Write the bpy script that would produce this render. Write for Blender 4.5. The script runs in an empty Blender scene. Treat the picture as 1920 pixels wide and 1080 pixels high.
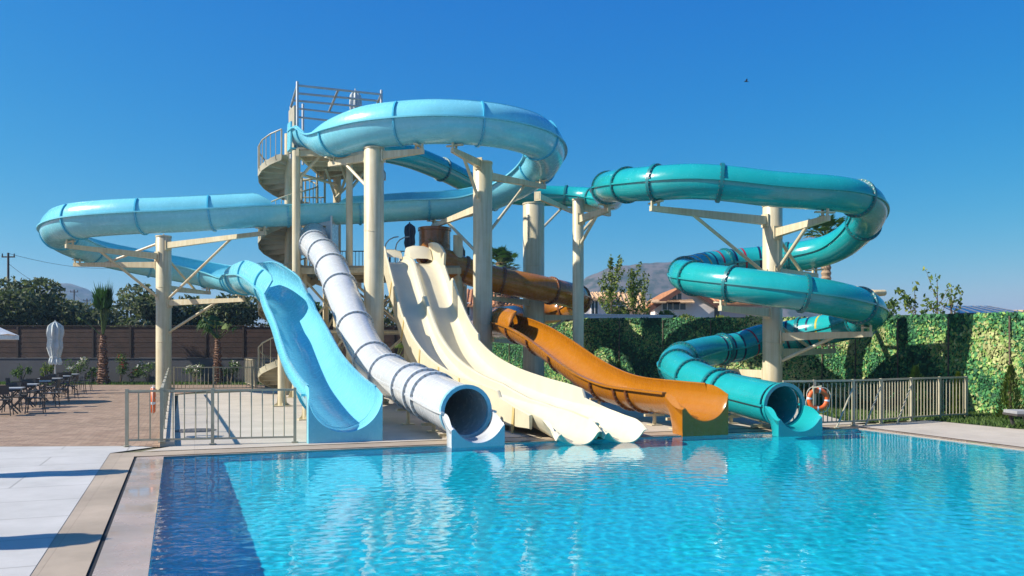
import bpy, math, random
from mathutils import Vector, Matrix, Euler
R_ = math.radians
rnd = random.Random(11)
scene = bpy.context.scene
col = scene.collection
F, EYE, HV = 1550.0, 1.85, 655.0          # focal length and horizon of the 1920 px wide photo, eye height in m
Z = Vector((0, 0, 1))

def P(u, v, Y):                            # a point at depth Y seen in direction (u, v)
    return Vector(((u - 960) / F * Y, Y, EYE - (v - HV) / F * Y))
def G(u, v, z=0.0):                        # the ground point seen at (u, v)
    Y = (EYE - z) * F / (v - HV)
    p = P(u, v, Y); p.z = z
    return p

# ------------------------------------------------------------------ mesh builder
ORG = {}
class MB:
    def __init__(s): s.v = []; s.f = []; s.sm = []; s.mi = []
    def add(s, vs, fs, smooth=False, mi=0):
        b = len(s.v); s.v += [tuple(p) for p in vs]
        for f in fs: s.f.append(tuple(i + b for i in f)); s.sm.append(smooth); s.mi.append(mi)
    def hexa(s, p, mi=0):                  # 8 points: bottom ring then top ring
        s.add(p, [(3, 2, 1, 0), (4, 5, 6, 7), (0, 1, 5, 4), (1, 2, 6, 5), (2, 3, 7, 6), (3, 0, 4, 7)], False, mi)
    def box(s, c, size, rz=0.0, mi=0):
        c = Vector(c); hx, hy, hz = size[0] / 2, size[1] / 2, size[2] / 2
        ca, sa = math.cos(rz), math.sin(rz)
        p = []
        for z in (-hz, hz):
            for x, y in ((-hx, -hy), (hx, -hy), (hx, hy), (-hx, hy)):
                p.append((c.x + x * ca - y * sa, c.y + x * sa + y * ca, c.z + z))
        s.hexa(p, mi)
    def beam(s, a, b, w, h, up=Z, mi=0):
        a, b = Vector(a), Vector(b); t = (b - a)
        if t.length < 1e-6: return
        t.normalize(); sd = t.cross(up)
        if sd.length < 1e-3: sd = t.cross(Vector((1, 0, 0)))
        sd.normalize(); u = sd.cross(t)
        p = []
        for q in (a, b):
            p += [q - sd * w / 2 - u * h / 2, q + sd * w / 2 - u * h / 2, q + sd * w / 2 + u * h / 2, q - sd * w / 2 + u * h / 2]
        s.hexa(p, mi)
    def tube(s, pts, r, n=10, caps=True, mi=0, smooth=True):
        pts = [Vector(p) for p in pts]; k = len(pts)
        rs = r if isinstance(r, (list, tuple)) else [r] * k
        vs = []; ref = None
        for i in range(k):
            t = (pts[min(i + 1, k - 1)] - pts[max(i - 1, 0)]).normalized()
            if ref is None: ref = t.orthogonal().normalized()
            ref = (ref - t * ref.dot(t)).normalized(); b = t.cross(ref)
            for j in range(n):
                a = 2 * math.pi * j / n
                vs.append(pts[i] + (ref * math.cos(a) + b * math.sin(a)) * rs[i])
        fs = [(i * n + j, i * n + (j + 1) % n, (i + 1) * n + (j + 1) % n, (i + 1) * n + j) for i in range(k - 1) for j in range(n)]
        s.add(vs, fs, smooth, mi)
        if caps:
            s.add([vs[j] for j in range(n)], [tuple(reversed(range(n)))], False, mi)
            s.add([vs[(k - 1) * n + j] for j in range(n)], [tuple(range(n))], False, mi)
    def lathe(s, prof, c, n=24, mi=0, smooth=True):      # prof: (radius, z)
        c = Vector(c); vs = []
        for r, z in prof:
            for j in range(n):
                a = 2 * math.pi * j / n
                vs.append((c.x + r * math.cos(a), c.y + r * math.sin(a), c.z + z))
        k = len(prof)
        s.add(vs, [(i * n + j, i * n + (j + 1) % n, (i + 1) * n + (j + 1) % n, (i + 1) * n + j) for i in range(k - 1) for j in range(n)], smooth, mi)
    def prism(s, poly, z0, z1, mi=0):                    # poly: list of (x, y)
        n = len(poly)
        s.add([(x, y, z0) for x, y in poly] + [(x, y, z1) for x, y in poly],
              [tuple(reversed(range(n))), tuple(range(n, 2 * n))] + [(i, (i + 1) % n, n + (i + 1) % n, n + i) for i in range(n)], False, mi)
    def loft(s, rings, closed=True, mi=0, smooth=True, capends=False):
        n = len(rings[0]); vs = [p for r in rings for p in r]
        m = n if closed else n - 1
        s.add(vs, [(i * n + j, i * n + (j + 1) % n, (i + 1) * n + (j + 1) % n, (i + 1) * n + j) for i in range(len(rings) - 1) for j in range(m)], smooth, mi)
        if capends:
            s.add(rings[0], [tuple(reversed(range(n)))], False, mi); s.add(rings[-1], [tuple(range(n))], False, mi)
    def build(s, name, mat, parent=None, sharp=35):
        o0 = ORG.get(parent.name, Vector()) if parent else Vector()
        me = bpy.data.meshes.new(name)
        me.from_pydata([tuple(Vector(p) - o0) for p in s.v], [], s.f)
        me.polygons.foreach_set('use_smooth', s.sm)
        mats = mat if isinstance(mat, (list, tuple)) else [mat]
        for m in mats: me.materials.append(m)
        if len(mats) > 1: me.polygons.foreach_set('material_index', s.mi)
        me.validate(); me.update()
        if any(s.sm): me.set_sharp_from_angle(angle=R_(sharp))
        o = bpy.data.objects.new(name, me); col.objects.link(o)
        if parent: o.parent = parent
        ORG[o.name] = o0
        return o

def tag(o, label=None, cat=None, group=None, kind=None):
    if label: o['label'] = label
    if cat: o['category'] = cat
    if group: o['group'] = group
    if kind: o['kind'] = kind
    return o
def thing(name, label, cat, loc=(0, 0, 0), group=None):
    o = bpy.data.objects.new(name, None); col.objects.link(o)
    o.location = loc; o.empty_display_size = .2
    ORG[o.name] = Vector(loc)
    return tag(o, label, cat, group)
def struct(name, mb, mat, kind='structure', sharp=35):
    return tag(mb.build(name, mat, None, sharp), kind=kind)
def dup_tree(root, loc, rz, label, parent=None, scale=None):
    r = root.copy(); col.objects.link(r)
    if parent: r.parent = parent
    else:
        r.location = loc; r.rotation_euler = (0, 0, rz)
        if scale: r.scale = scale if isinstance(scale, tuple) else (scale,) * 3
        if label: r['label'] = label
    for ch in list(root.children): dup_tree(ch, None, 0, None, r)
    return r

# ------------------------------------------------------------------ materials
def newmat(name):
    m = bpy.data.materials.new(name); m.use_nodes = True
    nt = m.node_tree; return m, nt, nt.nodes['Principled BSDF']
def N(nt, t, **kw):
    n = nt.nodes.new(t)
    for k, v in kw.items():
        if k in n.inputs: n.inputs[k].default_value = v
        else: setattr(n, k, v)
    return n
def pmat(name, c, rough=.5, var=.12, scale=4.0, bump=0.0, bscale=40.0, coat=0.0, metal=0.0, spec=.5, detail=4, rvar=0.0, c2=None, thr=(.35, .7)):
    """a colour that varies a little through a noise, with optional second colour, bump and roughness variation"""
    m, nt, b = newmat(name); L = nt.links
    tc = N(nt, 'ShaderNodeTexCoord')
    nz = N(nt, 'ShaderNodeTexNoise', Scale=scale, Detail=detail, Roughness=.6)
    L.new(tc.outputs['Object'], nz.inputs['Vector'])
    cr = N(nt, 'ShaderNodeValToRGB')
    cr.color_ramp.elements[0].position, cr.color_ramp.elements[1].position = thr
    a = [max(0, x * (1 - var)) for x in c]; d = list(c2) if c2 else [min(1, x * (1 + var)) for x in c]
    cr.color_ramp.elements[0].color = (*a, 1); cr.color_ramp.elements[1].color = (*d, 1)
    L.new(nz.outputs['Fac'], cr.inputs['Fac']); L.new(cr.outputs['Color'], b.inputs['Base Color'])
    b.inputs['Roughness'].default_value = rough; b.inputs['Metallic'].default_value = metal
    b.inputs['Coat Weight'].default_value = coat; b.inputs['Coat Roughness'].default_value = .08
    b.inputs['Specular IOR Level'].default_value = spec
    if rvar:
        mr = N(nt, 'ShaderNodeMapRange'); mr.inputs['To Min'].default_value = rough - rvar; mr.inputs['To Max'].default_value = rough + rvar
        n2 = N(nt, 'ShaderNodeTexNoise', Scale=scale * 3, Detail=6)
        L.new(tc.outputs['Object'], n2.inputs['Vector']); L.new(n2.outputs['Fac'], mr.inputs['Value']); L.new(mr.outputs['Result'], b.inputs['Roughness'])
    if bump:
        n3 = N(nt, 'ShaderNodeTexNoise', Scale=bscale, Detail=5)
        bp = N(nt, 'ShaderNodeBump', Strength=bump, Distance=.02)
        L.new(tc.outputs['Object'], n3.inputs['Vector']); L.new(n3.outputs['Fac'], bp.inputs['Height']); L.new(bp.outputs['Normal'], b.inputs['Normal'])
    return m
def fibre(name, c, rough=.22, trans=.12, sat=None):
    """gelcoat fibreglass: glossy, faint cloudiness, waviness, and a little light let through"""
    m, nt, b = newmat(name); L = nt.links
    tc = N(nt, 'ShaderNodeTexCoord')
    nz = N(nt, 'ShaderNodeTexNoise', Scale=1.3, Detail=6, Roughness=.65)
    L.new(tc.outputs['Object'], nz.inputs['Vector'])
    cr = N(nt, 'ShaderNodeValToRGB'); cr.color_ramp.elements[0].position, cr.color_ramp.elements[1].position = .3, .72
    cr.color_ramp.elements[0].color = (*[x * .93 for x in c], 1); cr.color_ramp.elements[1].color = (*[min(1, x * 1.04 + .006) for x in c], 1)
    L.new(nz.outputs['Fac'], cr.inputs['Fac'])
    mp = N(nt, 'ShaderNodeMapping'); mp.inputs['Scale'].default_value = (1, 1, .22); L.new(tc.outputs['Object'], mp.inputs['Vector'])
    n5 = N(nt, 'ShaderNodeTexNoise', Scale=3.2, Detail=7, Roughness=.68); L.new(mp.outputs['Vector'], n5.inputs['Vector'])
    c5 = N(nt, 'ShaderNodeValToRGB'); c5.color_ramp.elements[0].position, c5.color_ramp.elements[1].position = .40, .60
    c5.color_ramp.elements[0].color = (.86, .85, .82, 1); c5.color_ramp.elements[1].color = (1, 1, 1, 1); L.new(n5.outputs['Fac'], c5.inputs['Fac'])
    mxs = N(nt, 'ShaderNodeMix', data_type='RGBA', blend_type='MULTIPLY'); mxs.inputs[0].default_value = .3
    L.new(cr.outputs['Color'], mxs.inputs[6]); L.new(c5.outputs['Color'], mxs.inputs[7]); L.new(mxs.outputs[2], b.inputs['Base Color'])
    n2 = N(nt, 'ShaderNodeTexNoise', Scale=7.0, Detail=8, Roughness=.7)
    L.new(tc.outputs['Object'], n2.inputs['Vector'])
    mr = N(nt, 'ShaderNodeMapRange'); mr.inputs['From Min'].default_value = .3; mr.inputs['From Max'].default_value = .7
    mr.inputs['To Min'].default_value = rough - .06; mr.inputs['To Max'].default_value = rough + .12
    L.new(n2.outputs['Fac'], mr.inputs['Value']); L.new(mr.outputs['Result'], b.inputs['Roughness'])
    n3 = N(nt, 'ShaderNodeTexNoise', Scale=2.2, Detail=2)
    L.new(tc.outputs['Object'], n3.inputs['Vector'])
    bp = N(nt, 'ShaderNodeBump', Strength=.05, Distance=.03)
    L.new(n3.outputs['Fac'], bp.inputs['Height']); L.new(bp.outputs['Normal'], b.inputs['Normal'])
    b.inputs['Coat Weight'].default_value = .35; b.inputs['Coat Roughness'].default_value = .07
    if trans:
        tr = N(nt, 'ShaderNodeBsdfTranslucent'); mx = N(nt, 'ShaderNodeMixShader'); mx.inputs[0].default_value = trans
        tr.inputs['Color'].default_value = (*[min(1, x ** .8) for x in c], 1)
        L.new(b.outputs[0], mx.inputs[1]); L.new(tr.outputs[0], mx.inputs[2])
        L.new(mx.outputs[0], nt.nodes['Material Output'].inputs['Surface'])
    return m
M = {}
M['blue'] = fibre('light_blue_gelcoat', (.21, .66, .80))
M['blue_flange'] = fibre('light_blue_flange', (.06, .43, .63), trans=0)
M['white'] = fibre('white_gelcoat', (.585, .61, .63), rough=.22, trans=.05)
M['grey_flange'] = pmat('grey_flange', (.50, .54, .57), .45)
M['rim_blue'] = fibre('pale_blue_rim', (.25, .50, .62), trans=0)
M['cream'] = fibre('cream_gelcoat', (.75, .675, .475), rough=.32, trans=.05)
M['strip'] = pmat('tan_joint_strip', (.62, .46, .18), .5)
M['orange'] = fibre('orange_gelcoat', (.40, .145, .003), rough=.24, trans=.05)
M['drum'] = fibre('shaded_orange_drum_gelcoat', (.20, .065, .008), trans=0)  # the orange drum's shade is put into this darker base colour
M['brown_flange'] = pmat('dark_brown_flange', (.17, .055, .012), .4)
M['teal'] = fibre('teal_gelcoat', (.010, .345, .36), rough=.2, trans=.04)
M['teal_flange'] = pmat('dark_teal_flange', (.006, .15, .17), .35)
M['bolt'] = pmat('bolt_steel', (.30, .30, .30), .4, metal=.8)
def column_mat():
    m, nt, b = newmat('cream_painted_steel'); L = nt.links
    tc = N(nt, 'ShaderNodeTexCoord')
    nz = N(nt, 'ShaderNodeTexNoise', Scale=1.5, Detail=7, Roughness=.65); L.new(tc.outputs['Object'], nz.inputs['Vector'])
    cr = N(nt, 'ShaderNodeValToRGB'); e = cr.color_ramp.elements
    e[0].position, e[1].position = .28, .7; e[0].color = (.56, .49, .33, 1); e[1].color = (.68, .61, .44, 1)
    L.new(nz.outputs['Fac'], cr.inputs['Fac'])
    mp = N(nt, 'ShaderNodeMapping'); mp.inputs['Scale'].default_value = (6, 6, .35)
    n2 = N(nt, 'ShaderNodeTexNoise', Scale=2.0, Detail=5); L.new(tc.outputs['Object'], mp.inputs['Vector']); L.new(mp.outputs['Vector'], n2.inputs['Vector'])
    c2 = N(nt, 'ShaderNodeValToRGB'); e = c2.color_ramp.elements; e[0].position, e[1].position = .35, .62
    e[0].color = (.86, .82, .74, 1); e[1].color = (1, 1, 1, 1); L.new(n2.outputs['Fac'], c2.inputs['Fac'])
    mx = N(nt, 'ShaderNodeMix', data_type='RGBA', blend_type='MULTIPLY'); mx.inputs[0].default_value = 1
    L.new(cr.outputs['Color'], mx.inputs[6]); L.new(c2.outputs['Color'], mx.inputs[7]); L.new(mx.outputs[2], b.inputs['Base Color'])
    b.inputs['Roughness'].default_value = .38
    return m
M['steel'] = column_mat()
M['rail'] = pmat('cream_rail_paint', (.40, .365, .26), .45, scale=3)
M['galv'] = pmat('galvanised_steel', (.45, .47, .48), .42, metal=.6)
M['dark_metal'] = pmat('dark_metal', (.04, .045, .05), .45)
M['deck_panel'] = pmat('tower_deck_panel', (.30, .27, .21), .6, scale=6)
M['fabric_pale'] = pmat('pale_parasol_canvas', (.50, .55, .56), .85, bump=.3)
M['fabric_dark'] = pmat('dark_parasol_canvas', (.09, .11, .16), .85, bump=.3)
M['fabric_white'] = pmat('white_parasol_canvas', (.80, .80, .78), .8)
M['orange_float'] = pmat('lifebuoy_orange', (.78, .13, .02), .5, var=.1)
M['white_band'] = pmat('lifebuoy_white', (.75, .75, .74), .5)
M['rope'] = pmat('rope', (.65, .6, .5), .8)
M['wicker'] = pmat('dark_wicker', (.06, .055, .05), .7, bump=.5, bscale=60)
M['tabletop'] = pmat('pale_table_laminate', (.46, .47, .47), .3)
M['brownfence'] = pmat('brown_board', (.046, .023, .015), .75, var=.3, scale=2, bump=.3, bscale=20)
M['brownpost'] = pmat('brown_post', (.028, .016, .011), .75)
M['greywall'] = pmat('grey_render', (.085, .085, .095), .9, var=.12, scale=1.2, bump=.2)
M['pumpbox'] = pmat('grey_cabinet', (.13, .15, .17), .5)
M['trunk'] = pmat('bark', (.14, .10, .07), .95, var=.4, scale=8, bump=1, bscale=25)
M['palmtrunk'] = pmat('palm_bark', (.20, .115, .075), .95, var=.55, scale=9, bump=1, bscale=18)
M['palmtrunk_far'] = pmat('smooth_palm_bark', (.34, .24, .15), .95, var=.25, scale=3, bump=.6, bscale=12)
def leaf(name, c, trans=.25, var=.3):
    m, nt, b = newmat(name); L = nt.links
    tc = N(nt, 'ShaderNodeTexCoord'); nz = N(nt, 'ShaderNodeTexNoise', Scale=3.0, Detail=3); L.new(tc.outputs['Object'], nz.inputs['Vector'])
    cr = N(nt, 'ShaderNodeValToRGB'); e = cr.color_ramp.elements; e[0].position, e[1].position = .3, .7
    e[0].color = (*[x * (1 - var) for x in c], 1); e[1].color = (*[x * (1 + var) for x in c], 1)
    L.new(nz.outputs['Fac'], cr.inputs['Fac']); L.new(cr.outputs['Color'], b.inputs['Base Color'])
    b.inputs['Roughness'].default_value = .6; b.inputs['Specular IOR Level'].default_value = .25
    tr = N(nt, 'ShaderNodeBsdfTranslucent'); tr.inputs['Color'].default_value = (c[0] * 1.3, c[1] * 1.5, c[2] * .8, 1)
    mx = N(nt, 'ShaderNodeMixShader'); mx.inputs[0].default_value = trans
    L.new(b.outputs[0], mx.inputs[1]); L.new(tr.outputs[0], mx.inputs[2]); L.new(mx.outputs[0], nt.nodes['Material Output'].inputs['Surface'])
    return m
OLIVE = [leaf('olive_leaf_dark', (.045, .065, .028)), leaf('olive_leaf_mid', (.10, .12, .055)), leaf('olive_leaf_silver', (.20, .215, .13))]
GREEN = [leaf('green_leaf_dark', (.035, .07, .018)), leaf('green_leaf_mid', (.07, .13, .03)), leaf('green_leaf_light', (.13, .20, .05))]
YOUNG = [leaf('young_leaf_dark', (.06, .11, .02)), leaf('young_leaf_mid', (.13, .19, .035)), leaf('young_leaf_yellow', (.24, .27, .05))]
CAMO = [leaf('screen_leaf_dark', (.018, .090, .040), .1), leaf('screen_leaf_green', (.070, .24, .080), .1), leaf('screen_leaf_lime', (.24, .38, .10), .1), leaf('screen_leaf_tan', (.40, .42, .18), .1)]
PALMG = [leaf('palm_leaf_green', (.035, .09, .018)), leaf('palm_leaf_pale', (.12, .17, .045)), leaf('palm_leaf_dry', (.26, .19, .09))]
FLOWER = leaf('oleander_flower', (.65, .62, .58), .2, .1)
FLOWERR = leaf('oleander_red_flower', (.5, .04, .06), .2, .1)

def wallmat(name, c): return pmat(name, c, .9, var=.08, scale=.8, bump=.1)
M['house_white'] = wallmat('house_render_white', (.80, .72, .68))
M['house_beige'] = wallmat('house_render_beige', (.68, .58, .47))
M['house_pink'] = wallmat('house_render_pink', (.72, .52, .47))
M['roof_tile'] = pmat('terracotta_tile', (.46, .21, .10), .85, var=.3, scale=5, bump=.6, bscale=14)
M['roof_beige'] = pmat('sandy_tile', (.55, .36, .20), .85, var=.25, scale=5, bump=.6, bscale=14)
M['roof_edge'] = pmat('dark_roof_timber', (.16, .07, .045), .8)
M['window'] = pmat('dark_window_glass', (.03, .04, .05), .08)
M['whitewall'] = wallmat('white_garden_wall', (.72, .72, .72))

# ---- ground materials
def tiles_mat(name, c1, c2, gc, bw, bh, mortar, ang, rough=.6, offset=.5, squash=1.0, wet=None, var=.2, bump=.25):
    m, nt, b = newmat(name); L = nt.links
    tc = N(nt, 'ShaderNodeTexCoord'); mp = N(nt, 'ShaderNodeMapping'); mp.inputs['Rotation'].default_value = (0, 0, ang)
    L.new(tc.outputs['Object'], mp.inputs['Vector'])
    br = N(nt, 'ShaderNodeTexBrick', offset=offset, squash=squash); br.inputs['Scale'].default_value = 1
    br.inputs['Brick Width'].default_value = bw; br.inputs['Row Height'].default_value = bh; br.inputs['Mortar Size'].default_value = mortar; br.inputs['Mortar Smooth'].default_value = .2
    br.inputs['Color1'].default_value = (*c1, 1); br.inputs['Color2'].default_value = (*c2, 1); br.inputs['Mortar'].default_value = (*gc, 1); br.inputs['Bias'].default_value = -.1
    L.new(mp.outputs['Vector'], br.inputs['Vector'])
    nz = N(nt, 'ShaderNodeTexNoise', Scale=.9, Detail=8, Roughness=.65); L.new(tc.outputs['Object'], nz.inputs['Vector'])
    cr = N(nt, 'ShaderNodeValToRGB'); e = cr.color_ramp.elements; e[0].position, e[1].position = .3, .7
    e[0].color = (1 - var, 1 - var, 1 - var * 1.1, 1); e[1].color = (1 + var * .35,) * 3 + (1,)
    L.new(nz.outputs['Fac'], cr.inputs['Fac'])
    mx = N(nt, 'ShaderNodeMix', data_type='RGBA', blend_type='MULTIPLY'); mx.inputs[0].default_value = 1
    L.new(br.outputs['Color'], mx.inputs[6]); L.new(cr.outputs['Color'], mx.inputs[7]); L.new(mx.outputs[2], b.inputs['Base Color'])
    b.inputs['Roughness'].default_value = rough
    n2 = N(nt, 'ShaderNodeTexNoise', Scale=35, Detail=6); L.new(tc.outputs['Object'], n2.inputs['Vector'])
    ad = N(nt, 'ShaderNodeMath', operation='SUBTRACT'); L.new(n2.outputs['Fac'], ad.inputs[0]); L.new(br.outputs['Fac'], ad.inputs[1])
    bp = N(nt, 'ShaderNodeBump', Strength=bump, Distance=.006); L.new(ad.outputs[0], bp.inputs['Height']); L.new(bp.outputs['Normal'], b.inputs['Normal'])
    if wet:
        n4 = N(nt, 'ShaderNodeTexNoise', Scale=1.6, Detail=5); L.new(tc.outputs['Object'], n4.inputs['Vector'])
        mr = N(nt, 'ShaderNodeMapRange'); mr.inputs['From Min'].default_value = .40; mr.inputs['From Max'].default_value = .6
        mr.inputs['To Min'].default_value = wet; mr.inputs['To Max'].default_value = rough; L.new(n4.outputs['Fac'], mr.inputs['Value']); L.new(mr.outputs['Result'], b.inputs['Roughness'])
    return m
PANG = R_(21)
M['paver'] = tiles_mat('red_brick_paver', (.25, .16, .105), (.41, .29, .20), (.17, .125, .095), .22, .11, .008, -PANG, .85, var=.28)
M['slab'] = tiles_mat('pale_stone_slab', (.50, .485, .455), (.53, .515, .485), (.36, .345, .315), 2.3, 1.15, .016, -PANG, .6, var=.20)
M['concrete'] = tiles_mat('pale_concrete', (.50, .44, .37), (.52, .46, .385), (.45, .39, .32), 3.0, 3.0, .01, -PANG, .8, offset=0, var=.2)
M['travertine'] = tiles_mat('beige_travertine', (.40, .32, .235), (.44, .355, .26), (.33, .26, .19), 1.2, 3.0, .004, -PANG, .6, offset=0, var=.3)
M['wetstone'] = tiles_mat('wet_coping_stone', (.44, .335, .27), (.47, .365, .295), (.36, .28, .22), 1.2, 1.2, .004, -PANG, .3, offset=0, wet=.05, var=.25, bump=.05)
M['drain'] = pmat('drain_slot', (.012, .012, .012), .8)
M['ground'] = pmat('dry_ground', (.20, .16, .10), .95, var=.35, scale=.6, bump=.5, bscale=6, c2=(.12, .13, .06))
M['lawn'] = pmat('lawn_soil', (.06, .10, .025), .95, var=.3, scale=3)
def pool_mat():
    m, nt, b = newmat('pool_mosaic'); L = nt.links
    tc = N(nt, 'ShaderNodeTexCoord'); mp = N(nt, 'ShaderNodeMapping'); mp.inputs['Rotation'].default_value = (0, 0, -PANG); L.new(tc.outputs['Object'], mp.inputs['Vector'])
    vo = N(nt, 'ShaderNodeTexVoronoi', Scale=22.0); vo.inputs['Randomness'].default_value = .15; L.new(mp.outputs['Vector'], vo.inputs['Vector'])
    hs = N(nt, 'ShaderNodeHueSaturation'); hs.inputs['Color'].default_value = (.010, .70, .90, 1)
    sp = N(nt, 'ShaderNodeSeparateColor'); L.new(vo.outputs['Color'], sp.inputs[0])
    mr = N(nt, 'ShaderNodeMapRange'); mr.inputs['To Min'].default_value = .85; mr.inputs['To Max'].default_value = 1.15; L.new(sp.outputs[0], mr.inputs['Value']); L.new(mr.outputs['Result'], hs.inputs['Value'])
    L.new(hs.outputs['Color'], b.inputs['Base Color']); b.inputs['Roughness'].default_value = .5
    return m
M['pool'] = pool_mat()
def water_mat():
    m = bpy.data.materials.new('pool_water'); m.use_nodes = True; nt = m.node_tree; L = nt.links
    for n in list(nt.nodes): nt.nodes.remove(n)
    out = N(nt, 'ShaderNodeOutputMaterial')
    tc = N(nt, 'ShaderNodeTexCoord')
    mp = N(nt, 'ShaderNodeMapping'); mp.inputs['Scale'].default_value = (1.0, 1.25, 1.0); L.new(tc.outputs['Object'], mp.inputs['Vector'])
    n1 = N(nt, 'ShaderNodeTexNoise', Scale=7.0, Detail=2.0, Roughness=.5, Distortion=.6)
    n2 = N(nt, 'ShaderNodeTexNoise', Scale=1.1, Detail=2.0, Roughness=.5)
    L.new(mp.outputs['Vector'], n1.inputs['Vector']); L.new(mp.outputs['Vector'], n2.inputs['Vector'])
    n3 = N(nt, 'ShaderNodeTexNoise', Scale=.22, Detail=1.0); L.new(mp.outputs['Vector'], n3.inputs['Vector'])   # calm and breezy patches
    mr = N(nt, 'ShaderNodeMapRange'); mr.inputs['From Min'].default_value = .35; mr.inputs['From Max'].default_value = .65
    mr.inputs['To Min'].default_value = .35; mr.inputs['To Max'].default_value = 1.0; L.new(n3.outputs['Fac'], mr.inputs['Value'])
    b1 = N(nt, 'ShaderNodeBump', Distance=.0028); L.new(n1.outputs['Fac'], b1.inputs['Height']); L.new(mr.outputs['Result'], b1.inputs['Strength'])
    b2 = N(nt, 'ShaderNodeBump', Strength=.5, Distance=.003); L.new(n2.outputs['Fac'], b2.inputs['Height']); L.new(b1.outputs['Normal'], b2.inputs['Normal'])
    lw = N(nt, 'ShaderNodeLayerWeight', Blend=.5); pw = N(nt, 'ShaderNodeMath', operation='POWER'); pw.inputs[1].default_value = 5.0
    fr = N(nt, 'ShaderNodeMath', operation='MULTIPLY_ADD'); fr.inputs[1].default_value = .95; fr.inputs[2].default_value = .02
    L.new(lw.outputs['Facing'], pw.inputs[0]); L.new(pw.outputs[0], fr.inputs[0])
    gl = N(nt, 'ShaderNodeBsdfGlossy'); gl.inputs['Roughness'].default_value = .02; L.new(b2.outputs['Normal'], gl.inputs['Normal'])
    m1 = N(nt, 'ShaderNodeBsdfRefraction'); m1.inputs['IOR'].default_value = 1.33; m1.inputs['Roughness'].default_value = .0; m1.inputs['Color'].default_value = (.86, .99, 1.0, 1); L.new(b2.outputs['Normal'], m1.inputs['Normal'])
    m2 = N(nt, 'ShaderNodeMixShader'); L.new(fr.outputs[0], m2.inputs[0]); L.new(m1.outputs[0], m2.inputs[1]); L.new(gl.outputs[0], m2.inputs[2])
    L.new(m2.outputs[0], out.inputs['Surface'])
    return m
M['water'] = water_mat()
M['hill'] = pmat('scrubby_hill', (.15, .125, .11), .95, var=.2, scale=.09, bump=.0, detail=9, c2=(.028, .042, .024), thr=(.44, .58))
M['solar'] = pmat('solar_panel', (.015, .03, .10), .15, scale=2)
M['car'] = pmat('white_car_paint', (.7, .7, .72), .25)
M['red'] = pmat('red_paint', (.6, .03, .02), .4)
M['yellow_tube'] = pmat('pale_yellow_fibreglass', (.75, .58, .30), .4)
M['wood'] = pmat('pole_wood', (.07, .055, .045), .9)

# ------------------------------------------------------------------ camera, sun, sky
cam = bpy.data.cameras.new('camera'); cam.sensor_width = 36; cam.lens = F / 1920 * 36
cam.shift_y = (HV - 540) / 1920; cam.clip_end = 9000; cam.clip_start = .05
co = bpy.data.objects.new('camera', cam); col.objects.link(co); co.location = (0, 0, EYE); co.rotation_euler = (R_(90), 0, 0)
scene.camera = co
SAZ, SEL = R_(14), R_(38)
sd = Vector((math.cos(SAZ) * math.cos(SEL), math.sin(SAZ) * math.cos(SEL), -math.sin(SEL)))      # the way the sunlight travels
sun = bpy.data.lights.new('sun', 'SUN'); sun.energy = 4.6; sun.angle = R_(.53); sun.color = (1, .93, .82); sun.cycles.is_caustics_light = True
so = bpy.data.objects.new('sun', sun); col.objects.link(so); so.rotation_euler = sd.to_track_quat('-Z', 'Y').to_euler(); so.location = (-30, -10, 40)
w = bpy.data.worlds.new('World'); scene.world = w; w.use_nodes = True
nt = w.node_tree; bg = nt.nodes['Background']
sk = nt.nodes.new('ShaderNodeTexSky'); sk.sky_type = 'NISHITA'; sk.sun_disc = False; sk.sun_elevation = SEL; sk.sun_rotation = math.atan2(-sd.x, -sd.y)
sk.altitude = 0; sk.air_density = 1.0; sk.dust_density = .5; sk.ozone_density = 3.0
sep = nt.nodes.new('ShaderNodeSeparateColor'); cmb = nt.nodes.new('ShaderNodeCombineColor')
hs = nt.nodes.new('ShaderNodeHueSaturation'); hs.inputs['Saturation'].default_value = 1.35; hs.inputs['Value'].default_value = .127
nt.links.new(sk.outputs[0], hs.inputs['Color']); nt.links.new(hs.outputs[0], sep.inputs[0])
for i, (k, g) in enumerate(((1.35, 1.9), (.83, .84), (.855, .30))):     # the deep clear blue of the photograph's sky
    pw = nt.nodes.new('ShaderNodeMath'); pw.operation = 'POWER'; pw.inputs[1].default_value = g
    ml = nt.nodes.new('ShaderNodeMath'); ml.operation = 'MULTIPLY'; ml.inputs[1].default_value = k * 10
    nt.links.new(sep.outputs[i], pw.inputs[0]); nt.links.new(pw.outputs[0], ml.inputs[0]); nt.links.new(ml.outputs[0], cmb.inputs[i])
nt.links.new(cmb.outputs[0], bg.inputs['Color']); bg.inputs['Strength'].default_value = .054
scene.view_settings.view_transform = 'Standard'; scene.view_settings.look = 'None'; scene.view_settings.gamma = 1
scene.view_settings.exposure = .75
scene.cycles.max_bounces = 10; scene.cycles.transparent_max_bounces = 16; scene.cycles.use_denoising = True
scene.cycles.caustics_reflective = False; scene.cycles.caustics_refractive = True
scene.cycles.sample_clamp_indirect = 6

# ------------------------------------------------------------------ ground, pool, paving
A = G(307, 855); B = G(1610, 802)
dl = (G(277, 1080) - A); dl = dl.normalized()                 # left pool edge towards the camera
dr = (G(1920, 842) - B).normalized()
POOL = [A, B, B + dr * 18, A + dl * 12.5]                     # water outline
e1 = (B - A).normalized(); e2 = Vector((-e1.y, e1.x, 0))
def xy(p): return (p.x, p.y)
WZ = -.03
def offset_pool(dleft, dback, dright, dfront):
    a = A - e1 * dleft + e2 * dback; b = B + e1 * dright + e2 * dback
    return [a, b, b + dr * (18.0 + dback + dfront), a + dl * (12.5 + dback + dfront)]
def ring_sheet(outer, inner, z, name, mat):
    mb = MB(); n = len(outer)
    mb.add([(p.x, p.y, z) for p in outer] + [(p.x, p.y, z) for p in inner], [(i, (i + 1) % n, n + (i + 1) % n, n + i) for i in range(n)])
    return struct(name, mb, mat)
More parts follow.
